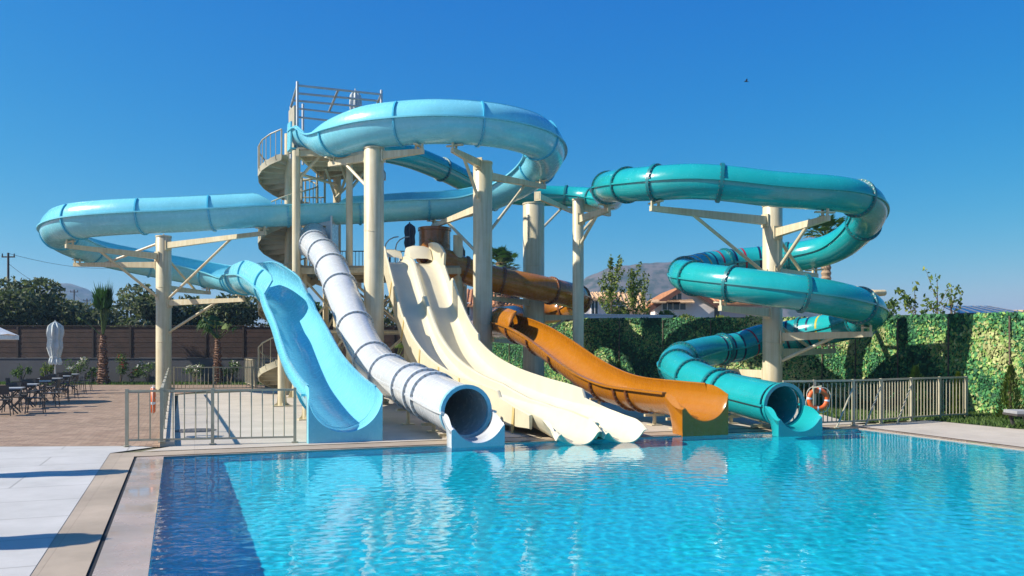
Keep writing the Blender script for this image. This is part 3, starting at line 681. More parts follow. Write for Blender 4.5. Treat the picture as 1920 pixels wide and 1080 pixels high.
# centre line between the two lanes: x, y, floor z
c_ctrl = [(-4.35, 32.4, 5.18), (-4.0, 31.2, 5.12), (-3.62, 30.1, 4.86), (-3.28, 29.1, 4.05), (-2.85, 27.9, 2.95), (-2.3, 26.4, 1.90), (-1.65, 24.8, 1.22), (-.9, 22.9, .80), (-.15, 21.1, .56), (.6, 19.5, .38), (1.1, 18.3, .17), (1.45, 17.4, .04), (1.70, 16.75, -.02)]
cf = spline(c_ctrl, .15); CL = cf[-1][4]
HW = .98                                                      # half width of the pair
def lane_prof(x0, x1, k=10, d=.42):                                  # a shallow U between x0 and x1
    w_ = (x1 - x0); return [(x0 + w_ * i / k, d * abs(2 * i / k - 1) ** (5.5 - 6.4 * d)) for i in range(k + 1)]
def lane(mb, fr, x0, x1, t=.03):
    rings = []
    for f in fr:
        q = min(1, max(0, (f[4] - CL + 3.6) / 2.6)); p = lane_prof(x0, x1, 16, .17 + .25 * q * q * (3 - 2 * q)); rings.append([place(f, x, z) for x, z in p] + [place(f, x, z - t) for x, z in reversed(p)])
    mb.loft(rings, True, 0, True, True)
for sg in (-1, 1):
    a, b = (-HW, -.055) if sg < 0 else (.055, HW)
    cl = sub(cf, 0, CL - .3); mb = MB(); lane(mb, cl, a, b)
    apron(mb, cl[-1], 0, 0, 0, -.09, W=(b - a) / 2 + .02, flare=.03, drop=(.22, .36), inn=lane_prof(a, b, 20), rim=True, ln=.62)
    mb.build('lane', M['cream'], cream)
def hside(f, sgn):
    s = f[4]; u = s / CL
    if sgn < 0:
        if s < 2.2: return .62
        if s < 6.3: return .42 if s > 2.6 else .62 - (s - 2.2) * .5
        if s < CL - 3.0: return .52
        return .39
    if s < 3.0: return .80
    if s < 4.2: return .42
    if s < 8.0: return .74
    if s < CL - 2.6: return .58
    return .39
for sg in (-1, 1):
    mb = MB(); rings = []
    for f in sub(cf, 0, CL - 1.0):
        h = hside(f, -sg); x = sg * (HW - .005); o = sg * .05; sk = .38 * min(1, max(0, (f[4] - CL + 3.2) / 2.1))
        rings.append([place(f, x, .10), place(f, x, h), place(f, x + o * .6, h + .012), place(f, x + o * 1.6, h - .01), place(f, x + o * 1.2, -.28 + sk), place(f, x + o * .4, -.3 + sk)])
    mb.loft(rings, True, 0, True, True); mb.build('side_wall', M['cream'], cream)
mb = MB(); rings = []
for f in cf:
    s = f[4]; h = .22 if s < 4.8 else (.36 if s < CL - 5.0 else .36 - .14 * min(1, (s - CL + 5.0) / 1.5) + .14 * min(1, max(0, (s - CL + 3.2) / 2)))
    rings.append([place(f, -.075, .14), place(f, -.07, h), place(f, -.03, h + .03), place(f, .03, h + .03), place(f, .07, h), place(f, .075, .14), place(f, 0, .05)])
mb.loft(rings, True, 0, True, True); mb.build('divider', M['cream'], cream)
for s in (4.1, 6.4, 8.8, 10.8, 12.6, CL - 1.9):
    f = at_s(cf, s); mb = MB()
    mb.beam(place(f, HW + .075, -.26), place(f, HW + .075, hside(f, -1) - .03), .03, .11, f[1]); mb.build('joint_strip', M['strip'], cream)
for k, (a, z0, s0, s1) in enumerate(((.52, .95, .0, .9), (-.52, 1.10, .0, 1.5))):      # the two rounded hoods at the top
    mb = MB(); rings = []
    for i in range(9):
        t_ = i / 8; f = at_s(cf, s0 + .1 + (s1 - s0) * t_); h = .12 + (z0 - .62) * math.sin(math.pi * min(1, t_ * .9 + .1)) ** .6
        rings.append([place(f, a - .46, .1), place(f, a - .42, h), place(f, a - .2, h + .07), place(f, a + .2, h + .07), place(f, a + .42, h), place(f, a + .46, .1)])
    mb.loft(rings, False, 0, True); mb.build('entry_hump', M['cream'], cream)
for s in (CL - .9, CL - 2.6, CL - 4.8):
    f = at_s(cf, s); mb = MB()
    for x in (-.85, 0, .85):
        p = place(f, x, -.06); mb.tube([(p.x, p.y, .012), (p.x, p.y, p.z)], .04, 8)
    a_, b_ = place(f, -1.0, -.14), place(f, 1.0, -.14); mb.beam(a_, b_, .06, .08)
    mb.build('support_leg', M['steel'], cream)
# ------------------------------------------------------------------ columns with arms
def seamed_column(mb, c, r, z0, z1, n=28):
    mb.lathe([(r, z0), (r, z1 - .03), (r - .02, z1), (0, z1)], (c[0], c[1], 0), n)
    for z in (z0 + (z1 - z0) * .33, z0 + (z1 - z0) * .68):    # the welds between rolled lengths
        rings = []
        ring = lambda rr, dz: [(c[0] + rr * math.cos(2 * math.pi * k / n), c[1] + rr * math.sin(2 * math.pi * k / n), z + .10 * math.sin(2 * math.pi * k / n) * 2 * r + dz) for k in range(n)]
        mb.loft([ring(r, -.012), ring(r + .008, -.006), ring(r + .008, .006), ring(r, .012)], True, 0, True)
def support_column(label, c, r, ztop, arms, group='cream steel columns that carry the slides'):
    root = thing('support_column', label, 'column', (c[0], c[1], 0), group)
    mb = MB(); seamed_column(mb, c, r, .012, ztop); mb.build('shaft', M['steel'], root)
    mb = MB(); mb.lathe([(r * 1.55, .012), (r * 1.55, .045), (r, .045)], (c[0], c[1], 0), 24)
    for k in range(8):
        a = k * math.pi / 4; p = Vector((c[0], c[1], 0)); d = Vector((math.cos(a), math.sin(a), 0))
        mb.beam(p + d * (r + .01) + Z * .13, p + d * (r * 1.5) + Z * .09, .02, .16)
    mb.build('base_plate', M['steel'], root)
    mb = MB(); mb.lathe([(r + .02, ztop - .05), (r + .02, ztop + .012), (0, ztop + .012)], (c[0], c[1], 0), 24); mb.tube([(c[0], c[1], ztop), (c[0], c[1], ztop + .1)], .03, 8); mb.build('cap', M['steel'], root)
    for tgt, zb, braced in arms:                               # tgt: point just under the slide; zb: where the brace meets the column
        tgt = Vector(tgt); d = Vector((tgt.x - c[0], tgt.y - c[1], 0)); L = d.length; d.normalize()
        za = tgt.z - .22; st = Vector((c[0], c[1], za - .04)) + d * (r - .02); en = Vector((tgt.x, tgt.y, za)) + d * .18
        mb = MB(); sdv = d.cross(Z)
        mb.hexa([st - sdv * .09 - Z * .13, st + sdv * .09 - Z * .13, st + sdv * .09 + Z * .13, st - sdv * .09 + Z * .13, en - sdv * .06 - Z * .06, en + sdv * .06 - Z * .06, en + sdv * .06 + Z * .09, en - sdv * .06 + Z * .09])
        for k in (-.10, .13):                                  # the saddle that grips the slide's flange
            mb.beam(Vector((tgt.x, tgt.y, za + .05)) + d * k, Vector((tgt.x, tgt.y, tgt.z + .06)) + d * k, .06, .06, d)
        mb.beam(Vector((tgt.x, tgt.y, tgt.z - .02)) - sdv * .3, Vector((tgt.x, tgt.y, tgt.z - .02)) + sdv * .3, .12, .04)
        mb.box(Vector((c[0], c[1], za - .04)) + d * (r + .01), (.04, .3, .4), math.atan2(d.y, d.x))
        o = mb.build('arm', M['steel'], root)
        if braced:
            a_ = Vector((c[0], c[1], zb)) + d * (r - .01); b_ = Vector((c[0], c[1], za)) + d * (L * .72)
            mb = MB(); mb.tube([a_, b_], .055, 8); mb.box(a_, (.05, .2, .26), math.atan2(d.y, d.x)); mb.build('brace', M['steel'], root)
    return root
def under(fr, u, Y, R):
    x, y = P(u, 0, Y)[:2]; f = at_s(fr, near_s(fr, x, y)); p = f[0] - f[3] * (R + .06); return p
def under3(fr, p, R):
    f = min(fr, key=lambda q: (q[0] - Vector(p)).length); return f[0] - f[3] * (R + .06)
cp = (C2.x - .0, C2.y)
support_column('cream column standing in the left loop of the blue slide, by the fence corner', cp, .315, 6.72, [
    (under3(bf, (-9.75, 32.1, 7.3), RB), 4.0, True), (under3(bf, circ(C2, r2, -127, 6.86), RB), 4.1, True), (under3(bf, circ(C2, r2, 172, 6.5), RB), 6.4, True),
    (under3(bf, (-11.25, 34.3, 4.86), RB), 2.6, True), (under3(bf, circ(C2, r2, 80, 5.5), RB), 5.8, True)])
support_column('thick cream column right under the start of the upper blue ring, beside the white tube', (-4.61, 27.6), .33, 8.56, [(under3(bf, (-6.2, 28.9, 9.3), RB), 7.3, True), (under3(bf, (-3.0, 27.15, 9.3), RB), 7.4, False)])
support_column('cream column inside the upper blue ring, its top open to the sky', (-1.03, 29.0), .335, 8.4, [
    (under3(bf, circ(C1, 3.4, -85, 9.31), RB), 7.1, True), (under3(bf, circ(C1, 3.4, 15, 9.0), RB), 6.0, True), (under3(bf, (-3.2, 33.85, 7.8), RB), 5.2, True)])
support_column('thickest cream column, inside the orange tube loop and behind the blue ring', (.93, 35.5), .46, 8.1, [
    (under3(tf, P(1075, 369, 40.4), RT), 6.9, True), (under3(of, P(1083, 563, 36.6), RO), 2.5, True), (under3(of, P(1000, 590, 39.1), RO), 2.0, False), (under3(of, P(930, 524, 33), RO), 2.5, False), (under3(of, P(930, 602, 33.5), RO), 1.5, False)])
support_column('thin cream column between the orange tube and the teal spiral', (2.36, 29.5), .20, 7.2, [(under3(tf, P(1140, 366, 31.5), RT), 6.0, True), (under3(tf, P(1137, 353, 27.8), RT), 5.6, True)])
support_column('cream column in the middle of the teal spiral', (C3.x - .05, C3.y), .30, 6.35, [
    (under3(tf, P(1219, 344, 23.5), RT), 4.2, True), (under3(tf, P(1540, 368, 23.3), RT), 4.3, True), (under3(tf, ch(45, 5.4), RT), 5.4, True), (under3(tf, ch(120, 4.7), RT), 3.3, True),
    (under3(tf, ch(222, 3.8), RT), 2.4, False), (under3(tf, ch(322, 3.0), RT), 1.5, True), (under3(tf, ch(395, 2.5), RT), 2.6, True), (under3(tf, P(1345, 655, 28), RT), .6, True)])
# ------------------------------------------------------------------ slide tower with spiral stair
TX, TY = (541 - 960) / F * 33.8, 33.8
tower = thing('slide_tower', 'cream steel slide tower with a spiral stair winding up its left side', 'tower', (TX, TY, 0))
def post(root, u, Y, r, z0, z1, name='post', n=14):
    p = P(u, 0, Y); mb = MB(); mb.tube([(p.x, p.y, z0), (p.x, p.y, z1)], r, n)
    if z0 < .1:
        mb.box((p.x, p.y, .022), (r * 4, r * 4, .02))
        for k in range(4):
            d = Vector((math.cos(k * math.pi / 2 + .4), math.sin(k * math.pi / 2 + .4), 0)); mb.hexa([Vector((p.x, p.y, .03)) + d * r * .9 + d.cross(Z) * .01, Vector((p.x, p.y, .03)) + d * r * 1.9 + d.cross(Z) * .01, Vector((p.x, p.y, .03)) + d * r * 1.9 - d.cross(Z) * .01, Vector((p.x, p.y, .03)) + d * r * .9 - d.cross(Z) * .01] + [Vector((p.x, p.y, .5 if q in (0, 3) else .06)) + d * r * (.9 if q in (0, 3) else 1.9) + d.cross(Z) * (.01 if q < 2 else -.01) for q in range(4)])
    return mb.build(name, M['steel'], root)
ZT = 9.55
for u, Y, r in ((555.5, 31.6, .155), (632, 35.6, .17), (656, 33.0, .12), (543, 35.4, .15)): post(tower, u, Y, r, .012, ZT - .12)
# top platform
x0, x1, y0, y1 = P(556, 0, 31.5).x, P(660, 0, 31.5).x + .6, 31.5, 36.0
mb = MB(); mb.box(((x0 + x1) / 2, (y0 + y1) / 2, ZT - .04), (x1 - x0, y1 - y0, .08)); mb.build('top_platform', M['deck_panel'], tower)
for k in range(6):
    y = y0 + .1 + (y1 - y0 - .2) * k / 5; mb = MB(); mb.box(((x0 + x1) / 2, y, ZT - .2), (x1 - x0, .09, .24)); mb.build('floor_beam', M['steel'], tower)
for x in (x0 + .05, x1 - .05):
    mb = MB(); mb.box((x, (y0 + y1) / 2, ZT - .2), (.1, y1 - y0 + .12, .28)); mb.build('floor_beam', M['steel'], tower)
for (u0, Y0, z0, u1, Y1, z1) in ((557, 31.7, 8.3, 600, 31.8, 9.3), (632, 35.5, 8.2, 610, 34, 9.3), (632, 35.5, 8.2, 655, 34, 9.3), (656, 33, 8.2, 640, 33.4, 9.3), (656, 33, 8.2, 690, 33.4, 9.2), (556, 31.7, 8.6, 632, 35.4, 8.9)):
    a, b = P(u0, 0, Y0), P(u1, 0, Y1); a.z, b.z = z0, z1; mb = MB(); mb.tube([a, b], .06, 8); mb.build('diagonal_brace', M['steel'], tower)
# barred screen frame on the top platform
fp = [P(545, 0, 33.2), P(557, 0, 31.7), P(715, 0, 34.5), P(692, 0, 36.2)]
def zt(v, Y): return EYE - (v - HV) / F * Y
frame_posts = []
for u, Y, v in ((545.5, 33.4, 200), (557.5, 31.7, 153), (568, 34.5, 195), (715, 33.6, 169)):
    p = P(u, 0, Y); mb = MB(); mb.tube([(p.x, p.y, ZT), (p.x, p.y, zt(v, Y))], .055, 8); frame_posts.append(mb.build('frame_post', M['galv'], tower))
for k, (v0, v1) in enumerate(((160, 177), (174.5, 189), (188, 202))):
    a, b = P(557.5 - k * 5, v0, 31.7 + k * .55), P(715 - k * 6, v1, 33.6 + k * .7); mb = MB(); mb.tube([a, b], .045, 8); mb.build('frame_rail', M['galv'], tower)
for v0, v1 in ((202, 210), (218, 226)):
    a, b = P(545.5, v0, 33.4), P(690, v1 + 8, 35.4); mb = MB(); mb.tube([a, b], .04, 8); mb.build('frame_rail', M['galv'], tower)
for a, b in ((P(557.5, 160, 31.7), P(545.5, 200, 33.4)), (P(634, 169, 32.6), P(617, 209, 34.5)), (P(715, 177, 33.6), P(704, 202, 35))):
    mb = MB(); mb.tube([a, b], .05, 8); mb.build('frame_strut', M['galv'], tower)
p = P(548, 0, 32.4); mb = MB(); mb.box((p.x, p.y, ZT + .9), (.07, .9, 1.7), .5); mb.build('gate_panel', M['rail'], tower)
# a landing below the top platform with its barred gate
a0, a1 = P(562, 0, 34.6).x, P(612, 0, 34.6).x
mb = MB(); mb.box(((a0 + a1) / 2, 35.0, 7.10), (a1 - a0, 1.5, .08)); mb.build('landing', M['deck_panel'], tower)
mb = MB(); mb.box(((a0 + a1) / 2, 34.28, 7.0), (a1 - a0 + .1, .08, .22)); mb.build('floor_beam', M['steel'], tower)
for k in range(8):
    x = a0 + (a1 - a0) * k / 7; tall = k in (1, 5, 7); mb = MB(); mb.tube([(x, 34.3, 7.1), (x, 34.3, 9.2 if tall else 8.15)], .045 if tall else .018, 8); mb.build('landing_bar', M['rail'], tower)
for z in (8.15, 7.25):
    mb = MB(); mb.tube([(a0, 34.3, z), (a1, 34.3, z)], .03, 8); mb.build('landing_rail', M['rail'], tower)
for x0_, x1_, z0_, z1_ in ((a0, a1 + 1.0, 8.9, 9.3), (a1 + .4, a1 + 1.4, 8.2, 9.3)):
    mb = MB(); mb.tube([(x0_, 34.6, z0_), (x1_, 34.9, z1_)], .05, 8); mb.build('diagonal_brace', M['steel'], tower)
# the stair
ctr = Vector((TX, TY, 0)); pitch = 2.7
def zst(th): return 8.85 + pitch * (th - 180) / 360
th_end = 272; dth = 22.5; nst = int((th_end - (180 - 360 * 8.85 / pitch)) / dth)
mb = MB(); mb.tube([(TX, TY, .012), (TX, TY, ZT + 1.1)], .16, 16); stair = mb.build('spiral_staircase', M['steel'], tower)
Rs = 1.20
tread0 = bal0 = pan0 = None
rail_pts = []
for i in range(nst + 1):
    th = th_end - dth * i; z = zst(th)
    if z < .15: break
    a0, a1 = R_(th - dth * .56), R_(th + dth * .56)
    pt = lambda r, a, zz: Vector((TX + r * math.cos(a), TY + r * math.sin(a), zz))
    mb = MB(); mb.hexa([pt(.14, a0, z - .045), pt(Rs, a0, z - .045), pt(Rs, a1, z - .045), pt(.14, a1, z - .045), pt(.14, a0, z), pt(Rs, a0, z), pt(Rs, a1, z), pt(.14, a1, z)])
    ar, br = R_(th - dth * .56), R_(th - dth * .52)                       # the riser under its front edge
    mb.hexa([pt(.14, ar, z - .20), pt(Rs, ar, z - .20), pt(Rs, br, z - .20), pt(.14, br, z - .20), pt(.14, ar, z - .045), pt(Rs, ar, z - .045), pt(Rs, br, z - .045), pt(.14, br, z - .045)])
    mb.build('tread', M['rail'], stair)
    big = i % 3 == 0
    b = pt(Rs - .02, R_(th), z - .16); t = pt(Rs - .02, R_(th), z + 1.0)
    mb = MB(); mb.tube([b, t], .035 if big else .016, 8); mb.build('baluster', M['rail'], stair)
    b = pt(Rs - .02, R_(th + dth / 2), z + .10 + pitch / 32); t = pt(Rs - .02, R_(th + dth / 2), z + 1.0 + pitch / 32)
    if i <= 41:
        mb = MB(); mb.tube([b, t], .016, 6); mb.build('baluster', M['rail'], stair)
    rail_pts.append(pt(Rs - .02, R_(th), z + 1.0))
mb = MB(); mb.tube(rail_pts, .03, 8); mb.build('handrail', M['rail'], stair)
mb = MB(); strg = [[q + (q - Vector((TX, TY, q.z))).normalized() * d + Z * dz for d, dz in ((-.0, -1.22), (.03, -1.22), (.03, -.96), (-.0, -.96))] for q in rail_pts]
mb.loft(strg, True, 0, True, True); mb.build('stringer', M['rail'], stair)

# ------------------------------------------------------------------ launch platform halfway up
plat = thing('launch_platform', 'raised steel launch platform with railing behind the cream slide, on braced posts', 'platform', (-5, 33.5, 0))
px0, px1, py0, py1, ZP = P(560, 0, 31.8).x, P(862, 0, 31.8).x, 31.9, 36.2, 5.08
mb = MB(); mb.box(((px0 + px1) / 2, (py0 + py1) / 2, ZP - .04), (px1 - px0, py1 - py0, .08)); mb.build('deck', M['deck_panel'], plat)
for y in (py0 + .02, (py0 + py1) / 2, py1 - .05):
    mb = MB(); mb.box(((px0 + px1) / 2, y, ZP - .2), (px1 - px0 + .1, .1, .24)); mb.build('floor_beam', M['steel'], plat)
for k in range(5):
    x = px0 + .05 + (px1 - px0 - .1) * k / 4; mb = MB(); mb.box((x, (py0 + py1) / 2, ZP - .42), (.09, py1 - py0, .2)); mb.build('floor_beam', M['steel'], plat)
pp = []
for x, y, r in ((px0 + .1, py0 + .3, .13), (P(655, 0, 32.2).x, 32.2, .13), (P(766, 0, 33.0).x, 33.0, .19), (px1 - .1, py0 + .4, .19), (px0 + .1, py1 - .2, .13), (P(655, 0, 35.9).x, 35.9, .13), (P(766, 0, 35.9).x, 35.9, .13), (px1 - .1, py1 - .2, .15)):
    pp.append((x, y)); top = 9.4 if abs(x - P(655, 0, 32.2).x) < .01 and y < 34 else (6.3 if abs(x - (px1 - .1)) < .01 and y < 34 else ZP - .3)
    mb = MB(); mb.tube([(x, y, .012), (x, y, top)], r, 14); mb.box((x, y, .024), (r * 3.4, r * 3.4, .02)); mb.build('post', M['steel'], plat)
def xbrace(i, j, z0, z1):
    (xa, ya), (xb, yb) = pp[i], pp[j]
    for q in ((z0, z1), (z1, z0)):
        mb = MB(); mb.tube([(xa, ya, q[0]), (xb, yb, q[1])], .05, 8); mb.build('diagonal_brace', M['steel'], plat)
for i, j in ((0, 1), (1, 2), (4, 5), (5, 6), (6, 7)): xbrace(i, j, .5, 2.5); xbrace(i, j, 2.6, 4.6)
for i, j in ((0, 1), (1, 2), (4, 5), (5, 6), (6, 7)):
    mb = MB(); mb.tube([(*pp[i], 2.55), (*pp[j], 2.55)], .06, 8); mb.build('tie_bar', M['steel'], plat)
unit_bars = {}
def railing(root, pts, h=1.05, gap=.14, posts=1.6, mat='rail', z=None, barr=.013, post_w=.06, z0=.10):
    """top and bottom rail, posts and single balusters; pts are ground points (x, y, z)"""
    pts = [Vector(p) for p in pts]
    key = (h, barr, mat, z0)
    for a, b in zip(pts[:-1], pts[1:]):
        for hz, hh, ww in ((h - .02, .04, .05), (z0, .035, .035)):
            mb = MB(); mb.beam(a + Z * hz, b + Z * hz, ww, hh); mb.build('top_rail' if hz > .5 else 'bottom_rail', M[mat], root)
        L = (b - a).length; d = (b - a).normalized(); n = max(1, round(L / posts)); ang = math.atan2(d.y, d.x)
        for k in range(n + 1):
            if k == 0 and a is not pts[0]: continue
            p = a.lerp(b, k / n); mb = MB(); mb.box(p + Z * (h / 2 + .012), (post_w, post_w, h + .02), ang); mb.box(p + Z * .018, (post_w * 2.2, post_w * 2.2, .012), ang); mb.build('post', M[mat], root)
        m = int(L / gap)
        for k in range(1, m):
            p = a.lerp(b, k / m)
            if min(abs(k / m * n - round(k / m * n)) * L / n, 1) < post_w * .8: continue
            if key not in unit_bars:
                me = bpy.data.meshes.new('baluster'); q = MB(); q.tube([(0, 0, z0), (0, 0, h - .03)], barr, 6, caps=False); me.from_pydata(q.v, [], q.f); me.materials.append(M[mat]); me.polygons.foreach_set('use_smooth', [True] * len(q.f)); unit_bars[key] = me
            o = bpy.data.objects.new('baluster', unit_bars[key]); col.objects.link(o); o.parent = root; o.location = p - ORG[root.name]
railing(plat, [(P(660, 0, 35.9).x, 35.9, ZP), (px1 - .05, 35.9, ZP), (px1 - .05, 33.2, ZP)], gap=.15, mat='dark_metal')
railing(plat, [(P(575, 0, 35.9).x, 35.9, ZP), (P(655, 0, 35.9).x, 35.9, ZP)], gap=.15, mat='rail')
for u in (722, 742):
    p = P(u, 0, 33.6); mb = MB(); mb.tube([(p.x, p.y, ZP), (p.x, p.y, ZP + .9)] + [(p.x + .55 * (1 - math.cos(a)), p.y, ZP + .9 + .45 * math.sin(a)) for a in (.4, .8, 1.2, 1.57)], .025, 8); mb.build('grab_rail', M['galv'], plat)
# a small side deck and wide boards under the start of the cream slide
mb = MB(); mb.box((P(700, 0, 32).x, 31.5, ZP - .3), (2.0, .9, .10)); mb.build('side_deck', M['steel'], plat)

# ------------------------------------------------------------------ parasols
def closed_parasol(label, base, z0, ztop, mat, polemat, rmax=.26, low=1.3, group=None):
    root = thing('closed_parasol', label, 'parasol', (base[0], base[1], z0), group)
    c = Vector((base[0], base[1], z0)); H_ = ztop - z0
    mb = MB(); mb.tube([c + Z * .05, c + Z * (H_ + .04)], .025, 10); mb.build('pole', M[polemat], root)
    mb = MB(); mb.lathe([(.0, .012), (.28, .012), (.28, .06), (.06, .09), (.035, .22)], c, 20); mb.build('base', M[polemat], root)
    mb = MB(); n = 36; rings = []
    prof = [(0, .05), (.06, .5), (.12, .85), (.30, .95), (.42, .80), (.60, .92), (.78, .66), (.85, .52), (.92, .78), (1.0, .62)]
    for i in range(19):
        t = i / 18; z = ztop - (H_ - low) * t
        for (a, ra), (b, rb) in zip(prof[:-1], prof[1:]):
            if a <= t <= b: r = (ra + (rb - ra) * (t - a) / (b - a)) * rmax; break
        rings.append([(c.x + r * (1 + .22 * math.sin(8 * q * 2 * math.pi / n + t * 2.2) + .08 * math.sin(3 * q * 2 * math.pi / n + 5 * t)) * math.cos(2 * math.pi * q / n), c.y + r * (1 + .22 * math.sin(8 * q * 2 * math.pi / n + t * 2.2)) * math.sin(2 * math.pi * q / n), z + .03 * math.sin(8 * q * 2 * math.pi / n) * t) for q in range(n)])
    mb.loft(rings, True, 0, True, True); cv = mb.build('canopy', M[mat], root)
    mb = MB(); zz = ztop - (H_ - low) * .83; mb.lathe([(rmax * .56, zz - .03), (rmax * .62, zz - .03), (rmax * .62, zz + .03), (rmax * .56, zz + .03)], (c.x, c.y, 0), 20); mb.build('tie_strap', M[mat], cv)
    return root
pu = G(103.5, 736); pu2 = P(103.5, 0, 34.5)
closed_parasol('closed grey canvas parasol standing among the cafe tables', (pu2.x, pu2.y), .004, 1.85 + 53 / F * 34.5, 'fabric_pale', 'galv', .30, 1.22)
p = P(768, 0, 35.2); closed_parasol('closed dark blue parasol on the launch platform beside the shade-tinted drum', (p.x, p.y), ZP, zt(418, 35.2), 'fabric_dark', 'dark_metal', .22, .75)
p = P(666, 0, 35.3); closed_parasol('closed pale parasol on the top platform of the slide tower', (p.x, p.y), ZT, zt(168, 35.3), 'fabric_pale', 'galv', .24, 1.2)
for tip, lab in ((G(240, 884), 'closed parasol outside the frame whose long shadow crosses the pale slabs'), (G(190, 1009), 'nearer closed parasol outside the frame, its shadow on the slabs at the lower left')):
    b = tip + Vector((-math.cos(SAZ), -math.sin(SAZ), 0)) * (2.95 / math.tan(SEL)); closed_parasol(lab, (b.x, b.y), .004, 2.95, 'fabric_pale', 'galv', .30, 1.25)
# the open one whose edge shows at the far left
root = thing('open_parasol', 'open white parasol whose edge shows above the cafe tables', 'parasol', (-18.6, 27.6, 0))
c = P(-55, 640, 28.0); c0 = Vector((c.x, c.y, 0)); root.location = c0; ORG[root.name] = c0
mb = MB(); n = 8; tip = c0 + Z * 3.02; rim = [c0 + Vector((1.45 * math.cos(k * math.pi / 4 + .3), 1.45 * math.sin(k * math.pi / 4 + .3), 2.32)) for k in range(n)]
for k in range(n):
    a, b = rim[k], rim[(k + 1) % n]; m_ = (a + b) / 2 - Z * -.05
    mb.add([tip, a, m_, b], [(0, 1, 2), (0, 2, 3)], False); mb.add([a, b, b - Z * .14, a - Z * .14], [(0, 1, 2, 3)], False)
mb.build('canopy', M['fabric_white'], root)
mb = MB(); mb.tube([c0 + Z * .05, tip + Z * .06], .025, 8); mb.build('pole', M['galv'], root)
mb = MB(); mb.lathe([(0, .012), (.28, .012), (.28, .06), (.05, .1)], c0, 18); mb.build('base', M['galv'], root)

# ------------------------------------------------------------------ fences round the slide pad
fa, fb = G(238, 838), G(553, 831)
f1 = thing('metal_fence', 'cream barred fence at the pool corner, beside the blue chute', 'fence', fa, 'cream barred fences round the slide pad')
railing(f1, [fa + Z * .006, fb + Z * .006], h=1.07, gap=.195, posts=1.7, post_w=.055, z0=.12)
ra, rb = G(303, 838), G(316, 741)
f2 = thing('metal_fence', 'long cream barred fence running back beside the brick paving, seen end on', 'fence', ra, 'cream barred fences round the slide pad')
railing(f2, [ra + Z * .085, rb + Z * .085], h=1.02, gap=.20, posts=2.6, post_w=.06, z0=.10)
mb = MB(); dd = (rb - ra).normalized(); nn = Vector((dd.y, -dd.x, 0)); mb.beam(ra + nn * .10 + Z * .05, rb + nn * .10 + Z * .05, .26, .10); kb = mb.build('kerb', M['concrete'], None); tag(kb, kind='structure')
ba, bb, bc = G(326, 733), G(482, 731.5), G(545, 731)
f3 = thing('metal_fence', 'cream barred fence at the back of the slide pad, in front of the grey wall', 'fence', ba, 'cream barred fences round the slide pad')
railing(f3, [ba + Z * .012, bc + Z * .012], h=1.05, gap=.16, posts=1.9, post_w=.07, z0=.10)
ea, eb, ec = G(459, 720.5), G(479, 728), G(518, 727)
f4 = thing('metal_fence', 'small cream barred enclosure round the grey pump cabinet', 'fence', eb, 'cream barred fences round the slide pad')
railing(f4, [ea + Z * .012, eb + Z * .012, ec + Z * .012], h=1.35, gap=.18, posts=1.6, post_w=.09, z0=.10)
p = (eb + ec) / 2 + Vector((.6, .8, 0)); pump = thing('pump_cabinet', 'dark grey louvred pump cabinet inside the small fence', 'cabinet', (p.x, p.y, 0))
mb = MB(); mb.box((p.x, p.y, .66), (1.7, .8, 1.1), .05); mb.box((p.x, p.y, 1.24), (1.78, .88, .05), .05)
mb.build('housing', M['pumpbox'], pump)
for k in range(2):
    mb = MB()
    for j in range(8): mb.box((p.x - .42 + .84 * k, p.y - .41, .28 + j * .11), (.74, .04, .05), .05)
    mb.build('door', M['pumpbox'], pump)
mb = MB(); mb.box((p.x, p.y, .06), (1.6, .7, .10), .05); mb.build('plinth', M['greywall'], pump)
rpts = [G(1468, 803), G(1527, 802), G(1600, 799), G(1652, 795.5), G(1709, 790.5), G(1762, 787), G(1812, 784.5)]
f5 = thing('metal_fence', 'cream barred fence with slanting stays on the right, in front of the green screen', 'fence', rpts[1], 'cream barred fences round the slide pad')
hh = 1.12
for a, b in zip(rpts[:-1], rpts[1:]):
    L = (b - a).length; d = (b - a).normalized(); ang = math.atan2(d.y, d.x)
    for hz, q in ((hh - .02, .045), (.12, .035)):
        mb = MB(); mb.beam(a + Z * hz, b + Z * hz, .05, q); mb.build('top_rail' if hz > .5 else 'bottom_rail', M['rail'], f5)
    mb = MB(); mb.box(b + Z * (hh / 2 + .012), (.06, .06, hh), ang); mb.box(b + Z * .02, (.16, .16, .014), ang); mb.build('post', M['rail'], f5)
    m = int(L / .12)
    for k in range(1, m):
        p = a.lerp(b, k / m); o = bpy.data.objects.new('baluster', unit_bars[(1.05, .013, 'rail', .10)]); col.objects.link(o); o.parent = f5; o.location = p - ORG[f5.name]; o.scale.z = 1.03
for k in (2, 3, 4):
    b = rpts[k]; ft = b + Vector((-.62, -.55, .02)); mb = MB(); mb.tube([b + Z * .95, ft], .022, 8); mb.box(ft, (.1, .1, .02)); mb.build('stay', M['rail'], f5)
